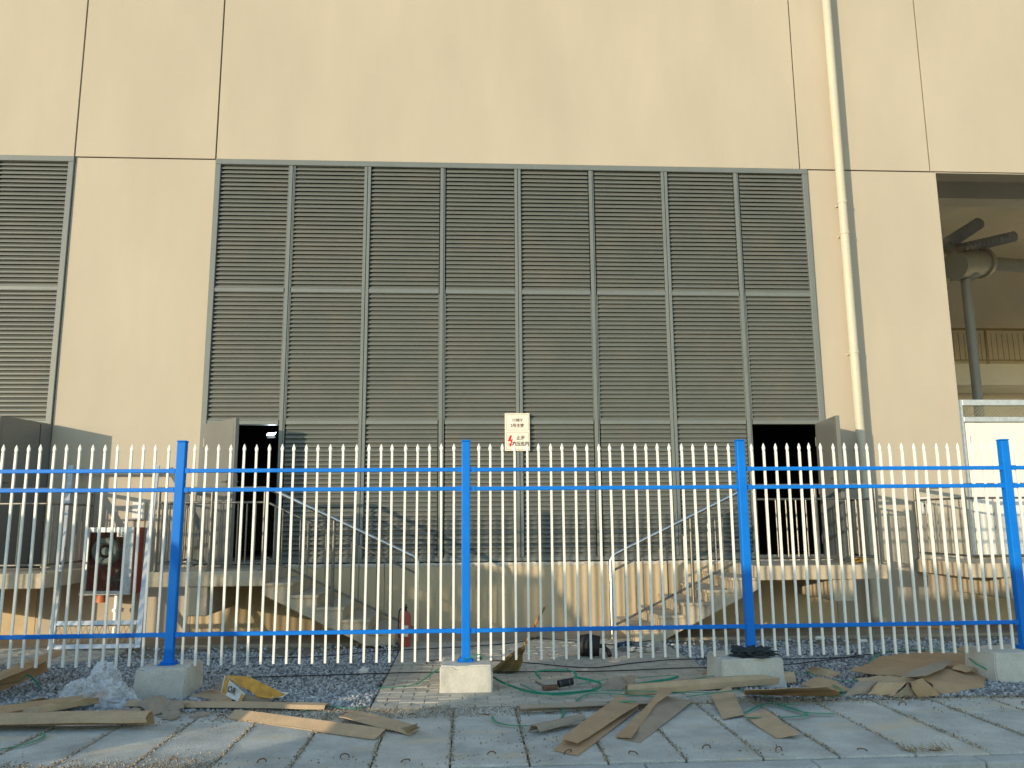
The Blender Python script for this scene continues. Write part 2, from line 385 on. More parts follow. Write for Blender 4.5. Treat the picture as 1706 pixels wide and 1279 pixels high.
bpart('reveal', MB().box(XD-.003, XD+.012, YW+.002, YW+.285, ZP, ZA-.012).box(XD-.003, 21, YW+.002, YW+.285, ZA-.012, ZA-.001), 'wall')
bpart('plinth', MB().box(XA+.002, XB-.002, YW+.001, YW+.28, -.1, ZP-.03), 'plinth')
bpart('plinth', MB().box(-8.69, XC-.002, YW+.001, YW+.28, -.1, ZP-.03), 'plinth')
bpart('plinth', MB().box(XD+.002, 20.99, YW+.001, YW+.28, -.1, ZP-.03), 'plinth')
# rough mortar sill on the plinth
ms = MB(); N = 260
for i in range(N+1):
    x = XA+.01+(XB-XA-.02)*i/N
    y0 = YW-.012-.018*abs(noise.noise(Vector((x*9, 0, 0)))); zt = ZP+.012*noise.noise(Vector((x*14, 2, 0))); zb = ZP-.045-.025*noise.noise(Vector((x*11, 5, 0)))
    ms.v += [(x, y0+.01, zb), (x, y0, (zb+zt)/2+.006), (x, y0+.008, zt), (x, YW+.12, zt+.002)]
for i in range(N):
    for k in range(3): ms.f.append((i*4+k, i*4+4+k, i*4+5+k, i*4+1+k))
bpart('mortar_sill', ms, 'mortar')
# rooms
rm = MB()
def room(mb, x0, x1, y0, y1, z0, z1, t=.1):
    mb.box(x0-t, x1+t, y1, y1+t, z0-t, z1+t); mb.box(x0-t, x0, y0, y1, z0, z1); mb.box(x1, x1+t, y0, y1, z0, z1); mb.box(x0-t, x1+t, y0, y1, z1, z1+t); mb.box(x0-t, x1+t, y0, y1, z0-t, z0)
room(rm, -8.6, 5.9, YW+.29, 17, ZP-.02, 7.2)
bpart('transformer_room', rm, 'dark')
rm = MB(); room(rm, 6.4, 24, YW+.29, 20.4, ZP-.02, 8.3)
bpart('hall', rm, 'wallin')
zb = at(1640, 345, 14).z
bpart('ceiling_beam', MB().box(6.42, 23.9, 13.6, 14.0, zb, 8.28), 'wallin')
zc = at(1640, 322, 12.2).z
YG = 19.0
z_g1, z_g0 = at(1650, 606, YG).z, at(1650, 641, YG).z
gal = bpart('gallery', MB().box(6.42, 23.9, YG, 20.35, z_g0, z_g1), 'wallin')
gr_ = MB(); zt = at(1650, 548, YG).z
gr_.tube([(6.45, YG+.03, zt), (23.9, YG+.03, zt)], .03, 6); gr_.tube([(6.45, YG+.03, z_g1+.1), (23.9, YG+.03, z_g1+.1)], .015, 6)
for i in range(118): gr_.tube([(6.6+i*.14, YG+.03, z_g1+.1), (6.6+i*.14, YG+.03, zt-.1)], .009, 5)
for i in range(14): gr_.tube([(6.9+i*1.2, YG+.03, z_g1), (6.9+i*1.2, YG+.03, zt)], .03, 6)
bpart('gallery_railing', gr_, 'brass')

# downpipe
dp = MB(); ptop = at(1384, -150, YW-.11); pts = []
XP = at(1408, 400, YW-.18).x
dpo = MB().tube([(XP, YW-.18, .16), (XP, YW-.18, 12)], .062, 16).build('downpipe', 'pipe', bl, smooth=True); dpo.location = (0, -YW, 0)
for y_ in (340, 391, 588, 748, 905):
    z_ = at(1410, y_, YW-.11).z
    b = MB().tube([(XP, YW-.18, z_-.02), (XP, YW-.18, z_+.02)], .0695, 16).box(XP-.02, XP+.02, YW-.13, YW+.01, z_-.012, z_+.012).build('pipe_collar', 'pipe', dpo, smooth=True)
el_ = MB().tube([(XP, YW-.18, .2), (XP, YW-.185, .12), (XP+.02, YW-.22, .07), (XP+.05, YW-.30, .055)], .068, 12).build('pipe_elbow', 'pipe', dpo, smooth=True)

# ------------------------------------------------------------------ louvre screens
def slat_mb(wd, pitch):
    # blade sloping outward and down, short vertical lip at its lower front edge
    p = [(.038, pitch*1.02), (.007, .022), (.001, .022), (0, .0), (.003, 0), (.009, .010), (.041, pitch*1.02-.003)]
    s = MB(); n = len(p)
    for x in (-wd/2, wd/2): s.v += [(x, a, b) for a, b in p]
    for k in range(n): s.f.append((k, (k+1) % n, n+(k+1) % n, n+k))
    s.f.append(tuple(range(n))[::-1]); s.f.append(tuple(range(n, 2*n))); return s
def prism(pts, z0, z1):
    s = MB(); n = len(pts); s.v = [(x, y, z0) for x, y in pts]+[(x, y, z1) for x, y in pts]
    s.f = [tuple(range(n))[::-1], tuple(range(n, 2*n))]+[(k, (k+1) % n, n+(k+1) % n, n+k) for k in range(n)]; return s
def louvre(label, x0, ncol, skip, indiv, origin_x, grp):
    """x0: left edge; skip: set of (col,row) door openings; indiv: set of (col,row) whose slats are separate"""
    th = empty('louvre_screen', (origin_x, YW, ZP), label, 'louvre', grp); inv = Vector((-origin_x, -YW, -ZP))
    def P(name, mb, m, bevel=0):
        o = mb.build(name, m, th, bevel=bevel); o.location = inv; return o
    x1 = x0+ncol*MOD
    e = .002
    P('outer_frame', MB().box(x0, x0+.075, YW-.035, YW+.12, ZP+.015, ZA-.0785).box(x1-.075, x1, YW-.035, YW+.12, ZP+.015, ZA-.0785).box(x0, x1, YW-.037, YW+.12, ZA-.078, ZA), 'frame', .004)
    P('sill_rail', MB().box(x0+.077, x1-.077, YW-.02, YW+.1, ZP+.016, ZP+.065), 'frame', .003)
    for i in range(1, ncol):
        x = x0+i*MOD
        if i % 2 == 0: mb = prism([(x-.045, YW-.032), (x-.004, YW-.032), (x-.004, YW-.008), (x+.004, YW-.008), (x+.004, YW-.032), (x+.045, YW-.032), (x+.045, YW+.10), (x-.045, YW+.10)], ZP+.066, ZA-.079)
        else: mb = prism([(x-.036, YW-.028), (x+.012, YW-.028), (x+.012, YW-.014), (x+.034, YW-.014), (x+.034, YW+.10), (x-.036, YW+.10)], ZP+.066, ZA-.079)
        P('mullion', mb, 'frame', .003)
    bands = [(ZP+.066, ZR2-.03), (ZR2+.03, ZR1-.03), (ZR1+.03, ZA-.079)]
    for z in (ZR2, ZR1):
        for i in range(ncol):
            P('transom', MB().box(x0+i*MOD+.047, x0+(i+1)*MOD-.047, YW-.024, YW+.10, z-.028, z+.028), 'frame', .003)
    wd = MOD-.10; rest = MB(); NS = 29; n = 0; backing = MB()
    protos = {}
    for r, (z0, z1) in enumerate(bands):
        pitch = (z1-z0)/NS
        for c in range(ncol):
            if (c, r) in skip: continue
            xc = x0+(c+.5)*MOD - .0
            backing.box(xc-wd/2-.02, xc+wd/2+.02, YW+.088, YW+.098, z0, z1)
            pn = MB()
            zb_ = z0
            if (c, r) in indiv:
                pan = empty_part('louvre_panel', th, (xc-origin_x, 0, z0-ZP), xc, wd, z0, z1)
                for k in range(NS):
                    if r not in protos:
                        o = slat_mb(wd, pitch).build('slat', 'louvre', pan); protos[r] = o
                    else: o = inst(protos[r], pan, (0, 0, 0))
                    o.parent = pan; o.location = (0, -.012, pitch*k+.001); o.rotation_euler = (R(random.uniform(-1.2, 1.2)), 0, 0); n += 1
            else:
                s = slat_mb(wd, pitch)
                for k in range(NS): rest.add([(v[0]+xc, v[1]+YW-.012, v[2]+z0+pitch*k+.001) for v in s.v], s.f)
    if rest.v:
        o = P('slat', rest, 'louvre'); o['kind'] = 'stuff'
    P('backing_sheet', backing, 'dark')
    return th, inv
def empty_part(name, th, loc, xc, wd, z0, z1):
    # thin edge frame of the panel; parents its slats
    h = z1-z0
    m_ = MB(); X_ = ((-wd/2-.010, .0015), (wd/2+.010, h-.0015)); I_ = ((-wd/2-.002, .004), (wd/2+.002, h-.004))
    for y in (-.018, .07):
        for (a, b), (c, d) in ((X_[0], X_[1]), (I_[0], I_[1])): m_.v += [(a, y, b), (c, y, b), (c, y, d), (a, y, d)]
    for k in range(4):
        q = (k+1) % 4
        m_.f += [(k, q, 4+q, 4+k), (8+k, 12+k, 12+q, 8+q), (k, 8+k, 8+q, q), (4+k, 4+q, 12+q, 12+k)]
    o = m_.build(name, 'frame', th)
    o.location = loc; return o
indiv = {(c, 1) for c in range(8)} | {(0, 2), (1, 2)}
scr, inv = louvre('wide grey steel louvre screen, eight bays across, in the middle of the beige wall', XA, 8, {(0, 0), (7, 0)}, indiv, (XA+XB)/2, None)
scr2, inv2 = louvre('partly seen grey louvre screen cut off by the left edge of the picture', XC-3*MOD, 3, {(2, 0)}, {(2, 1), (2, 2)}, XC-1.5*MOD, None)

def door(parent, pinv, hinge, ang, wd, z0, z1, label, lit=True, fold=None, flip=1):
    """leaf swinging about a vertical hinge line; ang = plan direction of the leaf from the hinge"""
    d = MB().box(0, wd, -.025, .025, 0, z1-z0).build('door', 'door', parent, bevel=.004)
    d.location = Vector((hinge[0], hinge[1], z0))+pinv; d.rotation_euler = (0, 0, ang); d['label'] = label
    e = .0
    MB().box(.05, wd-.05, -.0285, -.0255, .06, z1-z0-.06).box(.05, wd-.05, .0255, .0285, .06, z1-z0-.06).build('door_skin', 'door', d, bevel=.002)
    MB().box(wd-.09, wd-.055, -.06, -.029, .92, 1.12).tube([(wd-.07, -.07, 1.03), (wd-.19, -.07, 1.03)], .011, 8).tube([(wd-.07, -.03, 1.03), (wd-.07, -.075, 1.03)], .011, 8).build('handle', 'steel', d, smooth=True)
    MB().box(wd-.09, wd-.055, .029, .06, .92, 1.12).tube([(wd-.07, .07, 1.03), (wd-.19, .07, 1.03)], .011, 8).tube([(wd-.07, .03, 1.03), (wd-.07, .075, 1.03)], .011, 8).build('handle', 'steel', d, smooth=True)
    for z in (.25, (z1-z0)/2, z1-z0-.25):
        MB().tube([(-.012, -.02*flip, z-.06), (-.012, -.02*flip, z+.06)], .013, 8).build('hinge', 'steel', d, smooth=True)
    return d
DZ0, DZ1 = ZP+.02, ZR2-.03
h1 = at(345, 705, YW-.04); door(scr, inv, (h1.x, YW-.05), math.atan2(-.755, .655), .90, DZ0, DZ1+.005, 'grey door leaf standing half open, lit by the sun')
h2 = at(1360, 705, YW-.04); door(scr, inv, (h2.x, YW-.05), math.atan2(-.985, -.13), .90, DZ0, DZ1+.005, 'grey door leaf opened square to the wall, in its own shade')
h3 = at(84, 705, YW-.04); d3 = door(scr2, inv2, (h3.x, YW-.05), math.atan2(-.97, -.17), .92, DZ0, DZ1+.005, 'grey door leaf opened square to the wall')
MB().box(.205, .213, .0287, .034, .02, DZ1-DZ0-.02).build('leaf_seam', 'dark', d3)
# lamp inside the left doorway
lp = at(452, 723, YW+.35)
lamp = empty('floodlight', lp, 'small white floodlight burning inside the left doorway', 'lamp')
MB().box(-.07, .07, 0, .05, -.03, .03).build('lamp_body', 'dark', lamp, bevel=.006).rotation_euler = (R(-50), 0, R(-25))
MB().box(-.065, .065, -.006, -.002, -.026, .026).build('lamp_face', 'lamp', lamp).rotation_euler = (R(-50), 0, R(-25))
MB().box(-.01, .01, .03, .12, .0, .012).build('bracket', 'steel', lamp)
pll = bpy.data.lights.new('lamp_light', 'POINT'); pll.energy = 1.2; pll.color = (.75, .92, 1); pll.shadow_soft_size = .05
plo = bpy.data.objects.new('lamp_light', pll); col.objects.link(plo); plo.location = lp+Vector((-.02, -.10, -.10))

# ------------------------------------------------------------------ warning sign
sg0 = at(841, 688, YW-.06); sg1 = at(883, 751, YW-.06)
sw, sh = sg1.x-sg0.x, sg0.z-sg1.z
sg = empty('warning_sign', ((sg0.x+sg1.x)/2, YW-.06, (sg0.z+sg1.z)/2), 'white rectangular high voltage warning sign with red lightning arrow on the louvres', 'sign')
MB().box(-sw/2, sw/2, 0, .02, -sh/2, sh/2).build('sign_plate', 'signw', sg, bevel=.004)
rl = MB(); yy = -.0012
def ring(x0, x1, z0, z1, t):
    rl.box(x0, x1, yy, 0, z1-t, z1).box(x0, x1, yy, 0, z0, z0+t).box(x0, x0+t, yy, 0, z0+t, z1-t).box(x1-t, x1, yy, 0, z0+t, z1-t)
ring(-sw*.45, sw*.45, sh*.05, sh*.465, .0025); ring(-sw*.45, sw*.45, -sh*.465, -sh*.015, .0025)
rl.build('border_lines', 'inkbrown', sg)
MB().box(-.02, .02, .021, .05, sh*.2, sh*.3).box(-.02, .02, .021, .05, -sh*.3, -sh*.2).build('bracket', 'steel', sg)
textmesh('lettering', '110KV', sh*.11, 'inkbrown', sg, (0, -.001, sh*.31), sx=.9, bold=.0018)
textmesh('lettering', '2号主变', sh*.105, 'inkbrown', sg, (0, -.001, sh*.165), sx=.95, bold=.0014)
textmesh('lettering', '止步', sh*.12, 'ink', sg, (sw*.13, -.001, -sh*.16), sx=.95, bold=.0012)
textmesh('lettering', '高压危险', sh*.12, 'ink', sg, (sw*.13, -.001, -sh*.32), sx=.95, bold=.0012)
bx = lambda u, v: (-sw*.29+u*sw*.13, -.0015, -sh*.24+v*sh*.15)
def flat(pts, d=.0015):
    s = MB(); n = len(pts); s.v += list(pts) + [(p[0], p[1]+d, p[2]) for p in pts]; s.f.append(tuple(range(n))); s.f.append(tuple(range(n, 2*n))[::-1])
    for k in range(n): s.f.append((k, n+k, n+(k+1) % n, (k+1) % n))
    return s
flat([bx(-.1, 1), bx(.55, 1), bx(.2, .25), bx(.85, .35), bx(.35, -.55), bx(.7, -.5), bx(-.1, -1.05), bx(-.45, -.35), bx(-.05, -.5), bx(.25, .02), bx(-.8, -.1)]).build('lightning_arrow', 'inkred', sg)

# ------------------------------------------------------------------ gate in the right opening
g0 = at(1600, 666, YW+.12); GZ1 = g0.z; GX0 = XD+.03
gt = empty('mesh_top_gate', (GX0, YW+.12, ZP), 'white door under a galvanised frame with wire mesh, in the opening at the right edge', 'gate')
def GP(name, mb, m, **k):
    o = mb.build(name, m, gt, **k); o.location = (-GX0, -YW-.12, -ZP); return o
zm1, zm0, zd = at(1650, 677, YW+.12).z, at(1650, 694, YW+.12).z, at(1650, 703, YW+.12).z
GP('gate_frame', MB().box(GX0, GX0+.09, YW+.08, YW+.15, ZP, GZ1).box(GX0+.091, 12.9, YW+.08, YW+.15, zm1+.01, GZ1).box(GX0+.091, 12.9, YW+.08, YW+.15, zd, zm0-.005), 'galv', bevel=.006)
wm = MB()
for i in range(60):
    x = GX0+.1+i*.05
    wm.tube([(x, YW+.115, zm0), (x+zm1-zm0, YW+.115, zm1)], .0035, 4); wm.tube([(x+zm1-zm0, YW+.120, zm0), (x, YW+.120, zm1)], .0035, 4)
GP('wire_mesh', wm, 'wire')
for i in range(2):
    x0 = GX0+.11+i*2.2
    dd = GP('door', MB().box(x0, x0+2.18, YW+.09, YW+.13, ZP+.02, zd-.012), 'whited', bevel=.006)
    MB().box(x0+.12, x0+1.02, YW+.084, YW+.089, ZP+.15, zd-.16).box(x0+1.14, x0+2.06, YW+.084, YW+.089, ZP+.15, zd-.16).build('door_panel', 'whited', dd, bevel=.004)
    for z in (ZP+.35, ZP+1.05, zd-.25, zd-.75): MB().tube([(x0+.035, YW+.083, z-.05), (x0+.035, YW+.083, z+.05)], .012, 8).build('hinge', 'galv', dd, smooth=True)

# bushings in the hall
be = empty('switchgear_bushing', (8.9, 15, ZP), 'grey tank on a post with two ribbed bushings, dim behind the right opening', 'switchgear')
def BP(name, mb, m, **k):
    o = mb.build(name, m, be, **k); o.location = (-8.9, -15, -ZP); return o
YB = 14.2
t0, t1 = at(1590, 443, YB-.25), at(1636, 438, YB+.2)
BP('tank', MB().tube([t0, t1], .25, 20).tube([t1-(t1-t0)*.12, t1], .29, 20), 'tank', smooth=True)
BP('bus_pipe', MB().tube([t1, t1+Vector((4, .6, 0))], .13, 14), 'tank', smooth=True)
p0 = at(1608, 462, YB); BP('support_post', MB().tube([(p0.x, p0.y, ZP), (p0.x, p0.y, p0.z+.05)], .085, 12).box(p0.x-.2, p0.x+.2, p0.y-.15, p0.y+.15, p0.z-.03, p0.z+.03), 'tank', smooth=True)
def bushing(a, b, r0, r1, n):
    a, b = Vector(a), Vector(b); pts = []; rr = []
    for i in range(n):
        t = i/n; pts += [a.lerp(b, t), a.lerp(b, t+.35/n), a.lerp(b, t+.5/n), a.lerp(b, t+.65/n)]; k = r0+(r1-r0)*t; rr += [k*.5, k*.5, k, k*.5]
    return MB().tube(pts, rr, 12)
BP('bushing', bushing(at(1600, 415, YB), at(1692, 393, YB+.1), .115, .105, 13), 'insul', smooth=False)
BP('bushing', bushing(at(1575, 408, YB), at(1632, 371, YB+.3), .13, .12, 13), 'insul', smooth=False)
BP('elbow', MB().tube([at(1594, 428, YB), at(1596, 414, YB), at(1606, 413, YB)], .1, 10).tube([at(1592, 428, YB-.02), at(1576, 407, YB)], .11, 10), 'tank', smooth=True)

# ------------------------------------------------------------------ junction boxes
for px, py, lb in ((231, 851, 'white socket box on the wall above the red hose cabinet'), (1537, 842, 'white socket box on the wall right of the downpipe')):
    p = at(px, py, YW-.03)
    jb = empty('socket_box', (p.x, YW, p.z), lb, 'socket box', 'white socket boxes on the wall')
    hx, hz = .075, .115
    MB().box(-hx, hx, -.05, -.001, -hz, hz).build('box_body', 'whited', jb, bevel=.006)
    MB().box(-hx+.012, hx-.012, -.056, -.0505, -hz+.015, hz-.015).build('cover', 'whited', jb, bevel=.003)
    MB().tube([(.015, -.056, .0), (.015, -.064, .0)], .016, 10).build('latch', 'ink', jb)

# ------------------------------------------------------------------ landings, stairs and railings
def landing(label, xs, xe, dirn, beamx, open_ends, grp, stairs=True, yf=9.75, joint=None):
    """xs..xe: landing extent; dirn +1 stairs go down to the right from xe, -1 to the left from xs"""
    th = empty('entrance_stair' if stairs else 'entrance_landing', ((xs+xe)/2, yf, 0), label, 'stairs' if stairs else 'landing', grp)
    inv = Vector((-(xs+xe)/2, -yf, 0))
    def P(name, mb, m, **k):
        o = mb.build(name, m, th, **k); o.location = inv; return o
    top = ZP-.01; T = .17
    P('landing_slab', MB().box(xs, xe, yf, YW-.02, top-T, top), 'conc', bevel=.008)
    for bx0, bx1, zb in beamx:
        P('bracket_beam', MB().box(bx0, bx1, yf+.012, YW-.004, zb, top-T-.001), 'conc', bevel=.008)
    if stairs:
        rise, run = top/6, .30
        edge = xe if dirn > 0 else xs
        sx = lambda u: edge+dirn*u
        # sawtooth body with sloping soffit
        pf = [(0, top-T)]
        prof = [(0, top-.001)]
        for k in range(5):
            prof += [(k*run+.0, top-(k+1)*rise), ((k+1)*run, top-(k+1)*rise)]
        prof += [(5*run, 0.0), (5*run-.32, 0.0), (0, top-T-.10)]
        prof[0] = (0, top-rise-.0) ; prof = [(0, top-rise)] + prof[2:]
        s = MB(); n = len(prof)
        for y in (yf+.003, YW-.02): s.v += [(sx(u), y, z-.002) for u, z in prof]
        s.f.append(tuple(range(n)) if dirn > 0 else tuple(range(n))[::-1]); s.f.append(tuple(range(n, 2*n))[::-1] if dirn > 0 else tuple(range(n, 2*n)))
        for k in range(n): s.f.append((k, n+k, n+(k+1) % n, (k+1) % n) if dirn > 0 else (k, (k+1) % n, n+(k+1) % n, n+k))
        P('stair_flight', s, 'conc')
        for k in range(5):
            a, b = sorted((sx(k*run-.0), sx((k+1)*run+.02)))
            P('step', MB().box(a, b, yf-.012, YW-.018, top-(k+1)*rise-.03, top-(k+1)*rise+.006), 'conc', bevel=.006)
    H = .95; yr = yf+.07
    def post(x, y, z0, z1): P('railing_post', MB().tube([(x, y, z0), (x, y, z1)], .019, 10).tube([(x, y, z0), (x, y, z0+.012)], .04, 10), 'steel', smooth=True)
    def balus(x, y, z0, z1): P('baluster', MB().tube([(x, y, z0), (x, y, z1)], .0085, 6), 'steel', smooth=True)
    # front railing
    P('top_rail', MB().tube([(xs+.03, yr, top+H), (xe-.03, yr, top+H)], .026, 12), 'steelb', smooth=True)
    P('lower_rail', MB().tube([(xs+.05, yr, top+H-.16), (xe-.05, yr, top+H-.16)], .014, 8), 'steel', smooth=True); P('lower_rail', MB().tube([(xs+.05, yr, top+.09), (xe-.05, yr, top+.09)], .014, 8), 'steel', smooth=True)
    xp = [xs+.05, (xs+xe)/2, xe-.05]
    for x in xp: post(x, yr, top, top+H)
    for a, b in zip(xp[:-1], xp[1:]):
        m = 6
        for i in range(1, m): balus(a+(b-a)*i/m, yr, top+.09, top+H-.16)
    # side railing on the end away from the stairs
    ends = {1: [xs+.05], -1: [xe-.05], 0: [xs+.05] if joint == 'l' else [xe-.05]}[dirn]
    for x in ends:
        y1 = YW-.06
        P('top_rail', MB().tube([(x, yr, top+H), (x, y1, top+H)], .026, 12), 'steelb', smooth=True)
        P('lower_rail', MB().tube([(x, yr, top+H-.16), (x, y1, top+H-.16)], .014, 8), 'steel', smooth=True); P('lower_rail', MB().tube([(x, yr, top+.09), (x, y1, top+.09)], .014, 8), 'steel', smooth=True)
        post(x, y1, top, top+H)
        for i in range(1, 9): balus(x, yr+(y1-yr)*i/9, top+.09, top+H-.16)
    if stairs:
        rise, run = top/6, .30; sl = rise/run
        L1 = 5*run+.24
        hz = lambda u: top+H-sl*u
        e0 = -.03
        pts = [(sx(e0), yr, top+H), (sx(.05), yr, hz(.05)), (sx(L1-.05), yr, hz(L1-.05)), (sx(L1-.01), yr, hz(L1)-.01), (sx(L1+.01), yr, hz(L1)-.06), (sx(L1+.01), yr, .03)]
        P('hand_rail', MB().tube(pts, .026, 12), 'steelb', smooth=True)
        P('lower_rail', MB().tube([(sx(0), yr, hz(0)-.17), (sx(L1-.02), yr, hz(L1)-.17)], .014, 8), 'steel', smooth=True); P('lower_rail', MB().tube([(sx(0), yr, hz(0)-.80), (sx(L1-.02), yr, hz(L1)-.80)], .014, 8), 'steel', smooth=True)
        for k in range(6):
            for q in (.25, .55, .85) if k < 5 else (.3,):
                u = (k+q)*run
                if abs(q-.55) < .01 and k in (2,): 
                    P('railing_post', MB().tube([(sx(u), yr, top-(k+1)*rise), (sx(u), yr, hz(u))], .019, 10), 'steel', smooth=True)
                else: balus(sx(u), yr, hz(u)-.80, hz(u)-.17)
    return th
landing('concrete landing with steel railing and stairs down to the right, by the sunlit open door', at(246, 960, 9.75).x, at(441, 960, 9.75).x, 1,
        [(at(312, 1000, 9.76).x, at(345, 1000, 9.76).x, .35)], None, 'concrete landings with steel railings')
landing('concrete landing with steel railing and stairs descending left, before the right doorway', at(1262, 960, 9.75).x, at(1480, 960, 9.75).x, -1,
        [(at(1391, 1000, 9.76).x, at(1425, 1000, 9.76).x, .42)], None, 'concrete landings with steel railings')
landing('concrete landing with steel railing at the far left edge, no stairs in view', -8.6, at(74, 950, 9.75).x, 0, [(-6.2, -5.9, .35)], None, 'concrete landings with steel railings', stairs=False)
landing('concrete landing with steel railing below the white door at the right edge', at(1617, 940, 9.75).x, 10.5, 0, [(6.6, 6.9, .42), (9, 9.3, .42)], None, 'concrete landings with steel railings', stairs=False, joint='l')

# ------------------------------------------------------------------ hose cabinet
yc = 10.66
c0, c1 = at(144, 879, yc), at(216, 990, yc)
cw, ch = c1.x-c0.x, c0.z-c1.z
hc = empty('hose_cabinet', (c0.x, yc, c1.z), 'red fire hose cabinet with glazed aluminium door, on the wall behind the leaning frame', 'fire cabinet')
MB().box(0, cw, .02, YW-yc-.004, 0, .02).box(0, cw, .02, YW-yc-.004, ch-.02, ch).box(0, .02, .02, YW-yc-.004, .0205, ch-.0205).box(cw-.02, cw, .02, YW-yc-.004, .0205, ch-.0205).box(.021, cw-.021, YW-yc-.03, YW-yc-.005, .021, ch-.021).build('cabinet_body', 'red', hc)
df = MB().box(-.01, cw+.005, -.012, .018, ch-.06, ch+.005).box(-.03, cw+.005, -.014, .018, -.005, .045).box(-.01, .05, -.012, .018, .0455, ch-.0605).box(cw-.085, cw+.005, -.012, .018, .0455, ch-.0605).build('door_frame', 'galv', hc, bevel=.004)
MB().box(.05, cw-.085, 0, .004, .045, ch-.06).build('glass_pane', 'glass', df)
hr = MB().tube([(cw*.36, .10, ch*.64), (cw*.36, .16, ch*.64)], .05, 16)
tor = []
for i in range(25):
    a = i/24*2*math.pi; tor.append((cw*.36+.13*math.cos(a), .10, ch*.64+.13*math.sin(a)))
hr.tube(tor, .045, 8, cap=False); tor = [(p[0], .16, p[2]) for p in tor]; hr.tube(tor, .045, 8, cap=False)
hr.build('hose_reel', 'hose', hc, smooth=True)
MB().tube([(cw*.5, .15, .16), (cw*.72, .15, .16)], .035, 10).tube([(cw*.62, .15, .05), (cw*.62, .15, .3)], .03, 10).build('valve', 'rust', hc, smooth=True)
MB().box(cw*.66, cw*.85, -.016, -.0125, ch*.86, ch*.935).build('number_plate', 'signw', hc)
textmesh('lettering', '62', ch*.075, 'ink', hc, (cw*.755, -.0165, ch*.897))
MB().tube([(cw*.66, .15, -.62), (cw*.66, .15, 0)], .05, 12).tube([(cw*.66, .15, -.22), (cw*.66, .15, -.18)], .075, 12).build('riser_pipe', 'galv', hc, smooth=True)
MB().tube([(cw*.36, .10, -.10), (cw*.36, .10, -.001)], [.075, .06], 14).build('drain_cap', mat('orange_plastic', (.55, .16, .06), .5), hc, smooth=True)

# ------------------------------------------------------------------ leaning gate frame with mesh
bLo, bRo = at(86, 1068, 9.72), at(230, 1068, 9.72); bLo.z = bRo.z = .01
tL, tR = at(119, 776, 10.88), at(262, 776, 10.88)
lf = empty('leaning_frame', (bLo+bRo)/2, 'galvanised gate frame with wire mesh leaning against the wall in front of the hose cabinet', 'frame')
def LP(name, mb, m, **k):
    o = mb.build(name, m, lf, **k); o.location = -((bLo+bRo)/2); return o
nrm = (tL-bLo).cross(bRo-bLo).normalized()
for a, b in ((bLo, tL), (bRo, tR)): LP('upright', MB().bar(a, b, .065, .04, up=nrm), 'galv', bevel=.003)
def lev(t): return bLo.lerp(tL, t), bRo.lerp(tR, t)
ins = (bRo-bLo).normalized()*.036
for t in (.012, .125, .962):
    a, b = lev(t); LP('cross_bar', MB().bar(a+ins, b-ins, .055, .036, up=nrm), 'galv', bevel=.003)
wm = MB()
a0, b0 = lev(.03); a1, b1 = lev(.115); n = 16
for i in range(n):
    u0, u1 = i/n, (i+1)/n
    wm.tube([a0.lerp(b0, u0), a1.lerp(b1, u1)], .0028, 4); wm.tube([a0.lerp(b0, u1)+nrm*.004, a1.lerp(b1, u0)+nrm*.004], .0028, 4)
LP('wire_mesh', wm, 'wire')

# ------------------------------------------------------------------ fence
fc = empty('fence', (0, YF, 0), 'blue steel fence with white spear topped pickets running across the picture', 'fence')
X0 = -2.5; SP = 2.5
def zf(px, py): return at(px, py, YF).z
ZT = CAMH+.703; ZRA = CAMH+.452; ZRB = zf(776, 813.5); ZRL = zf(776, 1050)
zbase = {0: zf(286, 1106), 1: zf(776, 1101), 2: zf(1250, 1090), 3: zf(1703, 1080)}
PW = .074
for k in range(-2, 6):
    zb0 = zbase.get(k, .2); x = X0+k*SP
    p = MB().box(-PW/2, PW/2, -PW/2, PW/2, zb0+.01, ZT).build('post', 'blue', fc, bevel=.006, seg=2); p.location = (x, 0, 0); p.rotation_euler = (R(random.uniform(-.2, .2)), R(random.uniform(-.25, .25)), 0)
    c = MB().box(-PW/2-.004, PW/2+.004, -PW/2-.004, PW/2+.004, ZT+.0005, ZT+.014).build('post_cap', 'blue', p, bevel=.006, seg=2)
    MB().box(-.07, .07, -.07, .07, zb0, zb0+.009).box(-.055, .055, -.055, .055, zb0+.0095, zb0+.03).build('base_plate', 'blue', p, bevel=.003)
slope = (zf(1697, 1033)-zf(286, 1053))/7.5
pk = None
PT = zf(1000, 1097)   # picket foot
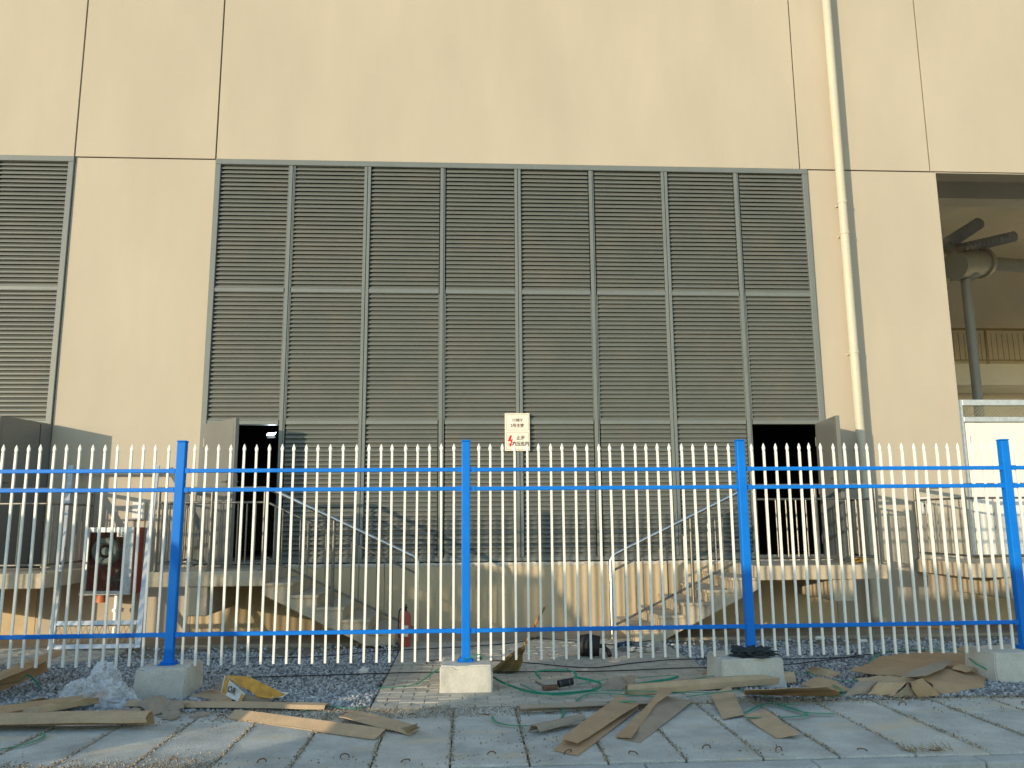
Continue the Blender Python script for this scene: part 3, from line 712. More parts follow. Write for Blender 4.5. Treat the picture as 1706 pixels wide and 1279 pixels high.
for k in range(-2, 5):
    xa, xb = X0+k*SP+PW/2+.001, X0+(k+1)*SP-PW/2-.001
    for z in (ZRA, ZRB, ZRL):
        dz0, dz1 = (random.uniform(-.003, .003), random.uniform(-.003, .003))
        rl_ = MB().bar((xa, 0, z+dz0), (xb, 0, z+dz1), .038, .034).build('rail', 'blue', fc, bevel=.004)
        MB().box(xa+.0, xa+.045, -.0225, -.0195, z-.022+dz0, z+.022+dz0).build('rail_bracket', 'blue', rl_, bevel=.001)
        MB().box(xb-.045, xb, -.0225, -.0195, z-.022+dz1, z+.022+dz1).build('rail_bracket', 'blue', rl_, bevel=.001)
    for i in range(1, 23):
        x = X0+k*SP+i*SP/23
        if pk is None:
            w_ = .0094; zt = zf(650, 739); zs = zt-.075
            s = MB().box(-w_, w_, -w_, w_, 0, zs-PT)
            zz = zs-PT
            # spear head: neck, shoulder, point
            lv = [(0, w_*.9, w_*.9), (.014, w_*1.45, w_*1.0), (.034, w_*1.7, w_*.8), (.055, w_*1.0, w_*.6), (.074, w_*.15, w_*.15)]
            o_ = len(s.v)
            for dz, a, b in lv:
                for q in range(8):
                    an = 2*math.pi*(q+.5)/8; s.v.append((a*math.cos(an), b*math.sin(an), zz+dz))
            for l in range(len(lv)-1):
                for q in range(8): s.f.append((o_+l*8+q, o_+l*8+(q+1) % 8, o_+(l+1)*8+(q+1) % 8, o_+(l+1)*8+q))
            s.f.append(tuple(o_+(len(lv)-1)*8+q for q in range(8)))
            pk = s.build('picket', 'white', fc); o = pk
        else: o = inst(pk, fc, (0, 0, 0))
        o.location = (x+random.uniform(-.0015, .0015), 0, PT+random.uniform(-.003, .003)); o.rotation_euler = (0, R(random.uniform(-.28, .28)), 0)

# concrete footings
foot = [(0, -2.93+.0, 'grey concrete fence footing in the shade beside the plastic bag'), (1, None, 'sunlit pale concrete fence footing on the brick path'),
        (2, None, 'concrete fence footing with a black cloth heap on it'), (3, None, 'concrete fence footing at the right edge by torn cardboard'),
        (-1, None, 'concrete fence footing left of the picture'), (4, None, 'concrete fence footing right of the picture')]
for k, xl, lb in foot:
    zt = zbase.get(k, .2)-.002
    xl_, xr_ = {0: (at(226, 1113, 7.08).x, at(309, 1116, 7.08).x), 1: (at(734, 1106, 7.09).x, at(819, 1106, 7.09).x), 2: (at(1203, 1100, 7.09).x, at(1306, 1098, 7.09).x), 3: (at(1652, 1082, 7.12).x, 5.25)}.get(k, (X0+k*SP-.23, X0+k*SP+.23))
    b = MB(); t = .008
    b.add([(xl_-.015, 7.07, -.08), (xr_+.015, 7.07, -.08), (xr_+.015, 7.54, -.08), (xl_-.015, 7.54, -.08), (xl_, 7.08, zt), (xr_, 7.08, zt), (xr_, 7.53, zt), (xl_, 7.53, zt)],
          [(0, 3, 2, 1), (4, 5, 6, 7), (0, 1, 5, 4), (1, 2, 6, 5), (2, 3, 7, 6), (3, 0, 4, 7)])
    import bmesh as _b
    o = b.build('concrete_footing', 'block'); bm = _b.new(); bm.from_mesh(o.data)
    _b.ops.bevel(bm, geom=bm.edges[:], offset=.012, segments=2, affect='EDGES'); _b.ops.subdivide_edges(bm, edges=[e for e in bm.edges if e.calc_length() > .1], cuts=9, use_grid_fill=True)
    for v in bm.verts:
        q = v.co*6+Vector((k*3.3, 0, 0)); ed = sum((abs(v.co.x-xl_) < .03 or abs(v.co.x-xr_) < .03, abs(v.co.y-7.08) < .03 or abs(v.co.y-7.53) < .03, abs(v.co.z-zt) < .025))
        a_ = .003+(.012 if ed > 1 else 0)
        v.co += Vector((noise.noise(q), noise.noise(q+Vector((5, 0, 0))), noise.noise(q*3+Vector((0, 5, 0)))*.5))*a_ - (Vector((0, 0, 1))*max(0, noise.noise(q*4)-.25)*.06 if ed > 1 and v.co.z > zt-.03 else Vector())
    bm.to_mesh(o.data); bm.free(); o.data.shade_smooth(); o.data.set_sharp_from_angle(angle=R(38))
    tag(o, lb, 'footing', 'concrete footings under the fence posts')

# ------------------------------------------------------------------ sheets of cardboard, film
def sheet(name, pts, faces, m, label, cat='cardboard', grp='torn cardboard along the fence', thick=.005, amp=.008, cuts=3, nsc=5, tear=.0, seed=0, worldpts=False):
    import bmesh
    P = [Vector(p) if worldpts else gr(*p) for p in pts]
    c = sum(P, Vector())/len(P); c.z = 0
    bm = bmesh.new(); vs = [bm.verts.new(p-c) for p in P]
    for f in faces: bm.faces.new([vs[i] for i in f])
    bmesh.ops.triangulate(bm, faces=[f for f in bm.faces if len(f.verts) > 4])
    bmesh.ops.subdivide_edges(bm, edges=bm.edges[:], cuts=cuts, use_grid_fill=True)
    bmesh.ops.subdivide_edges(bm, edges=bm.edges[:], cuts=1, use_grid_fill=True)
    bnd = {v for e in bm.edges if e.is_boundary for v in e.verts}
    for v in bm.verts:
        q = v.co*nsc+Vector((seed*7.1, seed*3.3, 0))
        v.co.z += amp*(noise.noise(q)+.4*noise.noise(q*2.7))
        if v in bnd and tear:
            v.co.x += tear*noise.noise(q*4+Vector((9, 0, 0))); v.co.y += tear*noise.noise(q*4+Vector((0, 9, 0)))
        if v.co.z < .004: v.co.z = .004+random.random()*.001
    me = bpy.data.meshes.new(name); bm.to_mesh(me); bm.free(); me.materials.append(M[m])
    o = bpy.data.objects.new(name, me); col.objects.link(o); o.location = c
    s = o.modifiers.new('thick', 'SOLIDIFY'); s.thickness = thick; s.offset = 1
    return tag(o, label, cat, grp)
def channel(pa, pb, prof, m, label, amp=.006, seed=0, n=26, taper=0, cat='cardboard', grp='torn cardboard along the fence'):
    """folded strip: open profile (across, up) extruded from pa to pb (photo px, height)"""
    a, b = gr(*pa), gr(*pb); d = (b-a); L = d.length; d.normalize(); r = Vector((0, 0, 1)).cross(d).normalized()*-1
    c = (a+b)/2; c.z = 0; s = MB(); k = len(prof)
    for i in range(n+1):
        t = i/n; p = a+(b-a)*t
        end = (noise.noise(Vector((seed, i*.0, 0))))*.0
        for j, (u, v) in enumerate(prof):
            q = Vector((t*L*3+seed*5, j*1.7, seed)); sc_ = 1-taper*t
            jag = d*(.03*noise.noise(Vector((j*3.1, seed, 8)))) if i in (0, n) else Vector()
            w3 = p + r*(u*sc_+amp*noise.noise(q)) + Vector((0, 0, max(.003, v*sc_+amp*noise.noise(q+Vector((0, 0, 4)))))) + jag - c
            s.v.append(tuple(w3))
    for i in range(n):
        for j in range(k-1): s.f.append((i*k+j, (i+1)*k+j, (i+1)*k+j+1, i*k+j+1))
    o = s.build('cardboard_strip', m); o.location = c
    md = o.modifiers.new('thick', 'SOLIDIFY'); md.thickness = .005; md.offset = 0
    return tag(o, label, cat, grp)
def arc(w_, h_, n=7, a0=0, a1=180):
    return [(w_*math.cos(R(a0+(a1-a0)*i/(n-1))), h_*math.sin(R(a0+(a1-a0)*i/(n-1)))) for i in range(n)]

# left side
channel((-60, 1216, 0), (248, 1212, 0), [(-.10, .0), (-.075, .07), (-.05, .10), (.02, .105), (.06, .08), (.075, .05)], 'card2', 'long folded cardboard channel at the front left, cut off by the picture edge', seed=1)
channel((-40, 1200, .06), (172, 1166, .03), [(-.16, .0), (-.08, .05), (0, .07), (.05, .03)], 'card', 'cardboard strip lying slanted behind the long front left channel', seed=2, amp=.012)
channel((-40, 1172, .0), (84, 1118, .06), [(-.02, .0), (-.05, .08), (-.02, .17), (.10, .19), (.14, .16)], 'card', 'upright folded cardboard end tied with green strap, left of the plastic bag', seed=3)
sheet('cardboard_sheet', [(0, 1176, .01), (70, 1163, .06), (92, 1167, .01), (40, 1190, .0)], [(0, 1, 2, 3)], 'card', 'small cardboard flap under the strapped end at far left', seed=4)
channel((214, 1176, .0), (545, 1181, .0), [(-.05, .0), (-.055, .028), (-.02, .040), (.05, .038), (.07, .012)], 'card2', 'long narrow cardboard channel lying in front of the grey footing', seed=5)
sheet('cardboard_sheet', [(-30, 1188, .07), (70, 1176, .10), (165, 1160, .11), (168, 1170, .06), (60, 1190, .05), (-30, 1198, .04)], [(0, 1, 4, 5), (1, 2, 3, 4)], 'card2', 'upper cardboard leaf resting over the slanted strip at left', seed=51, amp=.012, tear=.02)
sheet('cardboard_sheet', [(378, 1197, .0), (392, 1181, .05), (642, 1213, .05), (622, 1232, .0), (646, 1208, .02)], [(0, 1, 2, 3)], 'card2', 'long flat sunlit cardboard piece pointing right, nearest on the left slabs', seed=6, amp=.006)
sheet('cardboard_sheet', [(392, 1184, .012), (642, 1216, .012), (636, 1219, .004), (385, 1190, .004)], [(0, 1, 2, 3)], 'card', 'lower layer of the long flat cardboard piece on the left slabs', seed=16, amp=.003)
sheet('cardboard_sheet', [(565, 1193, .04), (592, 1182, .01), (700, 1210, .03), (682, 1224, .004)], [(0, 1, 2, 3)], 'card2', 'short cardboard piece with curled end right of the long flat one', seed=7, amp=.008)
sheet('cardboard_sheet', [(678, 1222, .004), (668, 1214, .06), (694, 1206, .07), (700, 1213, .005)], [(0, 1, 2, 3)], 'cardg', 'curled torn end of the short cardboard piece on the slabs', seed=8, amp=.01, tear=.02)
sheet('cardboard_scrap', [(215, 1165, .0), (262, 1160, .09), (310, 1172, .04), (290, 1190, .0), (240, 1186, .03)], [(0, 1, 2, 3, 4)], 'cardg', 'crumpled torn cardboard scrap between the bag and the grey footing', seed=9, amp=.05, nsc=9, tear=.05)
sheet('cardboard_scrap', [(262, 1192, .0), (285, 1183, .04), (305, 1190, .02), (285, 1202, .0)], [(0, 1, 2, 3)], 'cardg', 'tiny torn cardboard scrap on the slab below the grey footing', seed=10, amp=.02, nsc=12, tear=.04)
sheet('cardboard_scrap', [(312, 1196, .0), (330, 1184, .03), (350, 1187, .03), (342, 1194, .0)], [(0, 1, 2, 3)], 'cardg', 'small pale scrap on the slab just right of the tiny torn one', seed=11, amp=.01, tear=.02)
sheet('cardboard_sheet', [(150, 1192, .0), (228, 1176, .03), (240, 1196, .05), (160, 1202, .0)], [(0, 1, 2, 3)], 'cardg', 'ragged cardboard layer above the front left channel', seed=12, amp=.03, tear=.04)
sheet('cardboard_sheet', [(316, 1160, .0), (352, 1150, .07), (400, 1158, .02), (380, 1172, .0)], [(0, 1, 2, 3)], 'card2', 'low cardboard flap between the grey footing and the printed box', seed=13, amp=.02)
# right side
channel((866, 1188, 0), (1100, 1178, 0), [(-.035, .0), (-.03, .045), (.0, .06), (.035, .035)], 'cardg', 'thin rolled cardboard strip at the slab edge below the green strap coil', seed=20)
channel((1045, 1158, .0), (1322, 1135, .02), [(-.05, .0), (-.055, .04), (-.03, .075), (.02, .08), (.05, .05), (.05, .0)], 'card2', 'long rounded cardboard channel lying in front of the footing with the black cloth', seed=21)
sheet('cardboard_sheet', [(985, 1142, .02), (1035, 1122, .10), (1062, 1130, .10), (1052, 1150, .0), (1010, 1150, .0)], [(0, 1, 2, 3, 4)], 'cardg', 'crumpled cardboard end beside the dark tools in the green straps', seed=22, amp=.03, nsc=8, tear=.03)
channel((890, 1222, .0), (970, 1200, .02), [(-.06, .0), (-.03, .05), (.03, .055), (.06, .02)], 'cardg', 'short cardboard roll left of the two crossed boards', seed=23, taper=.3, n=12)
sheet('cardboard_sheet', [(922, 1250, .0), (938, 1233, .02), (1060, 1168, .05), (1064, 1180, .02), (962, 1259, .0)], [(0, 1, 2, 3, 4)], 'card', 'lower leaf of the double folded board nearest the kerb', seed=24, amp=.006)
sheet('cardboard_sheet', [(936, 1228, .06), (1032, 1157, .07), (1065, 1172, .05), (962, 1238, .035)], [(0, 1, 2, 3)], 'card', 'upper leaf of the double folded board nearest the kerb', seed=25, amp=.006)
sheet('cardboard_sheet', [(1025, 1227, .01), (1085, 1168, .09), (1100, 1145, .10), (1128, 1146, .12), (1095, 1170, .07), (1052, 1228, .03)], [(0, 1, 4, 5), (1, 2, 3, 4)], 'card', 'narrow bent board leaning across its wider neighbour on the right slabs', seed=26, amp=.006)
sheet('cardboard_sheet', [(1034, 1232, .0), (1065, 1200, .05), (1100, 1158, .06), (1156, 1166, .02), (1066, 1238, .0)], [(0, 1, 4), (1, 2, 3, 4)], 'cardg', 'wide brown board under the narrow bent one on the right slabs', seed=27, amp=.008)
sheet('cardboard_sheet', [(1184, 1158, .03), (1216, 1141, .05), (1240, 1190, .015), (1204, 1197, .01)], [(0, 1, 2, 3)], 'card2', 'small upright rectangular board right of the crossed boards', seed=28, amp=.004)
sheet('cardboard_sheet', [(1240, 1192, .02), (1274, 1180, .03), (1332, 1222, .03), (1292, 1229, .0)], [(0, 1, 2, 3)], 'card2', 'slanted rectangular board with curled lower end on the right slabs', seed=29, amp=.006)
sheet('cardboard_sheet', [(1240, 1158, .0), (1241, 1150, .13), (1378, 1145, .13), (1396, 1152, .06), (1402, 1162, .0)], [(0, 1, 2, 3, 4)], 'card', 'low cardboard panel standing on edge beneath the long rounded channel', seed=30, amp=.01)
sheet('cardboard_sheet', [(1415, 1115, .09), (1495, 1088, .09), (1595, 1085, .06), (1648, 1104, .03), (1640, 1146, .0), (1569, 1156, .01), (1536, 1130, .10), (1465, 1123, .10)],
      [(0, 1, 7), (1, 2, 6, 7), (2, 3, 4, 6), (4, 5, 6)], 'card', 'biggest cardboard sheet, spread flat left of the right hand footing', seed=31, amp=.018, nsc=3, tear=.03)
sheet('cardboard_sheet', [(1424, 1130, .08), (1465, 1124, .10), (1540, 1130, .12), (1500, 1136, .11), (1440, 1138, .06)], [(0, 1, 2, 3, 4)], 'card2', 'torn cardboard strip along the front edge of the biggest sheet', seed=32, amp=.015, tear=.04)
sheet('cardboard_sheet', [(1403, 1162, .0), (1430, 1136, .08), (1468, 1132, .11), (1449, 1154, .01)], [(0, 1, 2, 3)], 'cardg', 'leftmost torn cardboard corner under the biggest sheet', seed=41, amp=.015, tear=.02)
sheet('cardboard_sheet', [(1442, 1158, .0), (1465, 1136, .10), (1509, 1137, .12), (1489, 1160, .005)], [(0, 1, 2, 3)], 'card2', 'pale cardboard flap sloping onto the slab edge below the biggest sheet', seed=33, amp=.012, tear=.02)
sheet('cardboard_sheet', [(1489, 1162, .0), (1512, 1138, .11), (1530, 1161, .0)], [(0, 1, 2)], 'cardg', 'small triangular cardboard flap on the slab edge', seed=34, amp=.008, tear=.02)
sheet('cardboard_sheet', [(1530, 1162, .0), (1515, 1138, .12), (1537, 1131, .13), (1570, 1159, .0)], [(0, 1, 2, 3)], 'card', 'bent cardboard flap right of the small triangular one', seed=42, amp=.01, tear=.02)
sheet('cardboard_sheet', [(1500, 1128, .14), (1520, 1116, .16), (1575, 1098, .11), (1590, 1104, .10), (1545, 1124, .15)], [(0, 1, 2, 3, 4)], 'cardg', 'grey faced cardboard flap folded back on top of the biggest sheet', seed=43, amp=.01, tear=.02)
sheet('cardboard_sheet', [(1585, 1112, .09), (1600, 1106, .10), (1628, 1112, .07), (1610, 1119, .07)], [(0, 1, 2, 3)], 'card2', 'little cardboard tab lying on the right of the biggest sheet', seed=44, amp=.008, tear=.02)
sheet('cardboard_sheet', [(1335, 1140, .03), (1360, 1128, .07), (1392, 1134, .07), (1420, 1150, .03), (1380, 1156, .0)], [(0, 1, 2, 3, 4)], 'card', 'cardboard piece between the standing panel and the torn corner', seed=45, amp=.02, tear=.03)
sheet('cardboard_sheet', [(1560, 1092, .06), (1610, 1078, .10), (1655, 1095, .12), (1655, 1122, .02), (1625, 1110, .03)], [(0, 1, 2, 3, 4)], 'card', 'cardboard flap tucked against the right hand footing', seed=35, amp=.02, tear=.03)
sheet('cardboard_sheet', [(1340, 1122, .0), (1352, 1112, .07), (1400, 1118, .05), (1388, 1130, .0)], [(0, 1, 2, 3)], 'card2', 'small cardboard scrap on the gravel right of the cloth topped footing', seed=36, amp=.02, tear=.03)
sheet('cardboard_sheet', [(1170, 1122, .0), (1196, 1106, .07), (1204, 1112, .06), (1200, 1126, .0)], [(0, 1, 2, 3)], 'card', 'cardboard corner poking out left of the cloth topped footing', seed=37, amp=.01)

# plastic bag
import bmesh
def crumple(name, c, rx, ry, rz, m, label, cat, seed, amp, sub=4, fr=4.0, cutz=0):
    bm = bmesh.new(); bmesh.ops.create_icosphere(bm, subdivisions=sub, radius=1)
    for v in bm.verts:
        q = v.co*fr*.45+Vector((seed, 0, 0)); n_ = noise.noise(q)*.9+noise.ridged_multi_fractal(v.co*fr*.5+Vector((0, seed, 0)), 1, 2, 4, 1, 2)*.25-.25
        s_ = 1+amp*n_; v.co = Vector((v.co.x*rx*s_, v.co.y*ry*s_, v.co.z*rz*s_))
        if v.co.z < cutz: v.co.z = cutz+.15*(v.co.z-cutz)
    me = bpy.data.meshes.new(name); bm.to_mesh(me); bm.free(); me.materials.append(M[m]); me.shade_smooth()
    o = bpy.data.objects.new(name, me); col.objects.link(o); o.location = c
    return tag(o, label, cat) if label else o
bc = gr(160, 1178, 0); bag = empty('plastic_bag', bc, 'crumpled clear plastic bag lying over the cardboard at left', 'plastic bag')
def film(name, c, rx, ry, h, seed, lean=0):
    N_, K_ = 26, 15; s = MB(); rg = random.Random(seed)
    for j in range(K_+1):
        for i in range(N_):
            a = 2*math.pi*(i+.5*(j % 2))/N_; t = j/K_; ph = t*math.pi/2; ca, sa = math.cos(a), math.sin(a)
            lo = noise.noise(Vector((ca*1.3+seed, sa*1.3, t*.8)))
            cr_ = abs(noise.noise(Vector((ca*3.2+seed*2, sa*3.2, t*2.2))))
            r_ = math.cos(ph)**.45*(1+.35*lo-.45*cr_)+.02; z = h*math.sin(ph)*(1+.5*noise.noise(Vector((ca*1.1, sa*1.1, seed+2))))-.05*cr_*h*4*math.sin(ph)
            s.v.append((c[0]+rx*r_*ca+lean*z+rg.uniform(-.006, .006), c[1]+ry*r_*sa+rg.uniform(-.006, .006), max(.005, c[2]+z+rg.uniform(-.006, .006))))
    for j in range(K_):
        for i in range(N_):
            i2 = (i+1) % N_; a0, a1, b0, b1 = j*N_+i, j*N_+i2, (j+1)*N_+i, (j+1)*N_+i2
            s.f += [(a0, a1, b0), (a1, b1, b0)] if j % 2 == 0 else [(a0, a1, b1), (a0, b1, b0)]
    return s.build(name, 'film', bag, smooth=True)
film('bag_body', (-.17, .05, 0), .17, .13, .19, 3.1, .2); film('bag_body', (.15, .05, 0), .19, .14, .16, 6.4, -.3); film('bag_fold', (-.01, .08, .05), .15, .11, .24, 5.2, .1)

# printed box
bxo = empty('printed_box', gr(400, 1170, 0), 'torn flattened box printed white and orange with black OR, on the gravel edge', 'box')
def BX(name, pts, faces, m, **k):
    s = MB(); s.v = [tuple(gr(*p)-bxo.location) for p in pts]; s.f = faces; o = s.build(name, m, bxo)
    md = o.modifiers.new('t', 'SOLIDIFY'); md.thickness = .004; md.offset = 0; return o
ea, eb, ec_, ed = gr(368, 1154, .075), gr(374, 1125, .205), gr(408, 1155, .078), gr(401, 1171, .012)
pA, pB, pC, pD = [Vector(v) for v in (ea, eb, ec_, ed)]
s = MB(); s.v = [tuple(v-bxo.location) for v in (pA, pB, pC, pD)]; s.f = [(0, 1, 2, 3)]; o = s.build('white_end', 'boxw', bxo); md = o.modifiers.new('t', 'SOLIDIFY'); md.thickness = .004; md.offset = 0
nn = (pB-pA).cross(pD-pA).normalized()
if nn.y > 0: nn = -nn
def quadpt(u, v): return pA.lerp(pD, u).lerp(pB.lerp(pC, u), v)+nn*.004-bxo.location
for u0, u1, v0, v1, m in ((.05, .24, .02, .98, 'boxor'), (.88, 1, .05, .8, 'boxor')):
    s = MB(); s.v = [tuple(quadpt(u, v)) for u, v in ((u0, v0), (u1, v0), (u1, v1), (u0, v1))]; s.f = [(0, 1, 2, 3)]; s.build('print_band', m, bxo)
ux = (pD-pA).normalized(); uz = ((pB-pA)-ux*(pB-pA).dot(ux)).normalized()
mt = Matrix((ux, uz, ux.cross(uz))).transposed()
if mt.col[2].y > 0: pass
t = textmesh('lettering', 'OR', .072, 'ink', bxo, quadpt(.47, .52)+nn*.004, rot=mt.to_euler(), bold=.0008, sx=.8)
BX('orange_flap', [(374, 1125, .205), (414, 1127, .19), (476, 1157, .05), (452, 1164, .04), (428, 1160, .06), (418, 1151, .10), (400, 1143, .14), (384, 1131, .185)], [(0, 7, 1), (7, 6, 1), (6, 5, 1), (5, 4, 1), (4, 3, 2, 1)], 'boxor')
BX('inner_board', [(402, 1172, .0), (409, 1156, .07), (452, 1165, .03), (448, 1173, .0)], [(0, 1, 2, 3)], 'cardg')
BX('loose_flap', [(352, 1150, .0), (372, 1130, .12), (368, 1156, .03)], [(0, 1, 2)], 'cardg')
BX('white_scrap', [(452, 1162, .05), (462, 1152, .05), (482, 1154, .03), (470, 1162, .01)], [(0, 1, 2, 3)], 'boxw')

# ------------------------------------------------------------------ green straps, cables
def line(pts, r, m, name, label, cat, grp, flat=1.0, n=6, dz=0.0):
    P = [gr(*p) for p in pts]; c = sum(P, Vector())/len(P); c.z = 0
    sp_ = spline([p-c for p in P], 7)
    o = MB().tube(sp_, r, n, flat=flat).build(name, m, smooth=True); o.location = c; return tag(o, label, cat, grp)
G = 'green packing straps'
S = [([(628, 1146, .02), (690, 1140, .03), (735, 1112, .10), (792, 1092, .30), (800, 1090, .29)], 'green strap running up over the sunlit footing'),
     ([(800, 1092, .25), (812, 1120, .08), (850, 1142, .03), (905, 1155, .03), (985, 1150, .03), (1000, 1138, .05), (960, 1128, .06)], 'green strap sweeping from the sunlit footing into the coil'),
     ([(868, 1140, .03), (920, 1158, .03), (1010, 1150, .04), (1100, 1152, .05), (1210, 1155, .02)], 'longest green strap along the front of the coil'),
     ([(900, 1130, .05), (896, 1118, .09), (950, 1117, .09), (958, 1128, .05), (930, 1136, .04)], 'open green loop above the dark tools'),
     ([(960, 1140, .03), (1010, 1132, .05), (1070, 1128, .08), (1125, 1125, .08), (1120, 1130, .06), (1060, 1140, .05)], 'folded green strap loop behind the crumpled cardboard end'),
     ([(820, 1194, .02), (826, 1202, .015), (850, 1208, .015), (890, 1209, .02)], 'short curved green strap lying alone on the slab'),
     ([(960, 1168, .02), (985, 1155, .03), (1060, 1158, .05), (1100, 1162, .05)], 'green strap crossing under the crossed boards'),
     ([(936, 1196, .01), (940, 1185, .02), (938, 1172, .04), (1000, 1170, .05), (1060, 1168, .07)], 'green strap with a hanging end over the thin rolled strip'),
     ([(1145, 1160, .10), (1230, 1150, .08), (1262, 1154, .04), (1300, 1172, .02), (1330, 1172, .03)], 'green strap over the small upright board'),
     ([(1300, 1175, .02), (1340, 1186, .02), (1390, 1189, .02)], 'straight green strap end on the right slabs'),
     ([(1240, 1195, .03), (1290, 1195, .02), (1345, 1190, .02), (1282, 1172, .02), (1240, 1188, .02)], 'green strap looped round the slanted board'),
     ([(1345, 1118, .04), (1370, 1130, .06), (1420, 1134, .05), (1425, 1130, .05)], 'thick green strap tangle left of the big crumpled sheet'),
     ([(1378, 1135, .03), (1400, 1148, .06), (1404, 1156, .03), (1380, 1162, .01)], 'green strap loop under the big crumpled sheet'),
     ([(1445, 1105, .05), (1480, 1084, .10), (1560, 1082, .14), (1600, 1085, .15), (1625, 1105, .12), (1660, 1122, .05)], 'green strap draped over the back of the big crumpled sheet'),
     ([(1150, 1132, .04), (1200, 1125, .05), (1290, 1122, .05), (1350, 1120, .03)], 'green strap behind the long rounded cardboard channel'),
     ([(-10, 1142, .05), (30, 1135, .12), (48, 1125, .16), (70, 1148, .05)], 'green strap tied round the upright cardboard end'),
     ([(-10, 1180, .05), (30, 1172, .08), (90, 1168, .07), (150, 1176, .05)], 'green strap between the cardboard layers at left'),
     ([(0, 1248, .01), (40, 1240, .01), (72, 1228, .01), (70, 1220, .02)], 'curved green strap on the slab at the bottom left corner'),
     ([(502, 1185, .01), (540, 1176, .01), (590, 1180, .01), (610, 1176, .01)], 'green strap on the slab edge beyond the long narrow channel'),
     ([(70, 1190, .05), (120, 1188, .05), (160, 1186, .05)], 'short green strap inside the slanted strip at left')]
for p, lb in S: line(p, .0115, 'green', 'packing_strap', lb, 'strap', G, flat=.25)
K = 'black cables on the ground'
C_ = [([(420, 1128, .02), (560, 1124, .02), (700, 1120, .02), (860, 1119, .02), (1000, 1118, .02), (1130, 1113, .02), (1300, 1108, .03), (1480, 1086, .03), (1560, 1085, .02)], 'nearest black cable crossing gravel and path'),
      ([(400, 1096, .02), (520, 1094, .02), (640, 1084, .02), (760, 1078, .01), (860, 1070, .01), (900, 1060, .01)], 'black cable running away from the gravel to the wall'),
      ([(712, 1106, .01), (716, 1100, .01), (780, 1098, .01), (880, 1104, .01), (980, 1112, .01), (1060, 1104, .01), (1140, 1098, .02), (1300, 1098, .02), (1440, 1094, .03)], 'middle black cable with a loop left of the sunlit footing'),
      ([(880, 1062, .01), (960, 1068, .01), (1020, 1074, .01), (1090, 1066, .01)], 'thin black cable lying behind the dark roll')]
for p, lb in C_: line(p, .005, 'black', 'cable', lb, 'cable', K, n=6)

# ------------------------------------------------------------------ broom
h0, h1_ = gr(862, 1092, .14), at(908, 1010, 7.42)
h0 = at(868, 1086, 7.86)
br = empty('broom', gr(850, 1120, 0), 'straw broom with orange wooden handle leaning on the fence behind the sunlit footing', 'broom')
L0 = br.location
MB().tube([h0-L0, h1_-L0], .012, 8).build('handle', 'wood', br, smooth=True)
bs = MB(); base = h0-L0
for i in range(260):
    u, v = random.uniform(-1, 1), random.uniform(-1, 1)
    e = Vector((-.02+.13*u-.03, -.02+.05*v, random.uniform(0, .03)))
    s0 = base+Vector((.012*u, .010*v, random.uniform(-.03, .04)))
    mid = s0.lerp(e, .5)+Vector((.02*u, 0, .0))
    bs.tube([s0, mid, e], [.003, .0035, .002], 3)
o = bs.build('bristles', 'straw', br)
MB().tube([base+Vector((0, 0, -.01)), base+(h1_-h0).normalized()*.05], .022, 8).build('binding', 'rust', br)

# extinguisher
ex = gr(676, 1052, 0); ex.y = 9.62; ex.x = at(676, 1020, 9.62).x; ex.z = 0
fe = empty('fire_extinguisher', ex, 'red fire extinguisher with black hose at the foot of the left stairs', 'fire extinguisher')
MB().tube([(0, 0, .0), (0, 0, .02), (0, 0, .33), (0, 0, .37), (0, 0, .395)], [.055, .062, .062, .045, .022], 16).build('cylinder', 'red', fe, smooth=True)
MB().box(-.035, .035, -.0645, -.060, .12, .24).build('label', 'boxw', fe)
MB().tube([(0, 0, .39), (0, 0, .43)], .015, 8).box(-.045, .02, -.01, .01, .43, .445).box(-.05, .015, -.01, .01, .455, .465).build('valve', 'black', fe)
MB().tube(spline([(-.02, 0, .42), (-.07, 0, .40), (-.08, -.01, .25), (-.07, -.02, .1)], 5), .009, 8).build('hose', 'black', fe, smooth=True)

# dark roll, coil, tool
rr = gr(984, 1096, 0)
ro = empty('rubber_roll', rr, 'dark rubber roll lying on the brick path behind the fence', 'roll')
MB().tube([(-.10, .12, .11), (.0, .1, .115), (.11, .08, .105)], [.10, .115, .10], 18).build('roll_body', 'black', ro, smooth=True)
MB().tube([(-.115, .123, .11), (-.09, .118, .11)], [.085, .112], 18).build('end_band', 'dark', ro, smooth=True)
MB().tube([(.09, .084, .107), (.14, .075, .105), (.19, .05, .06), (.2, .0, .02)], .025, 8).build('strap_end', 'black', ro, smooth=True)
hq = gr(1065, 1083, 0)
coil = MB(); pts = []
for i in range(90):
    a = i/90*2*math.pi*4; r_ = .17+.02*math.sin(i*.37); pts.append((r_*math.cos(a)*1.1, r_*math.sin(a), .012+.012*i/30+.006*math.sin(i)))
coil.tube(pts, .009, 6); M['hoseg'] = mat('grey_hose', (.22, .25, .27), .5)
o = coil.build('hose_coil', 'hoseg', smooth=True); o.location = hq; tag(o, 'grey hose coil on the path right of the dark rubber roll', 'hose')
gq = gr(1042, 1080, 0)
gd = empty('angle_grinder', gq, 'dark power tool lying between the rubber roll and the hose coil', 'power tool', rz=R(20))
MB().tube([(-.13, 0, .04), (.03, 0, .045), (.08, 0, .045)], [.026, .032, .028], 10).build('tool_body', mat('navy_plastic', (.02, .05, .10), .5), gd, smooth=True)
MB().tube([(.09, 0, .02), (.09, 0, .07)], .032, 12).build('gear_head', 'steel', gd, smooth=True)
MB().tube([(.09, 0, .014), (.09, 0, .018)], .06, 18).build('disc', 'cardg', gd)
MB().tube([(.07, .02, .045), (.07, .11, .05)], .015, 8).build('side_handle', 'black', gd, smooth=True)
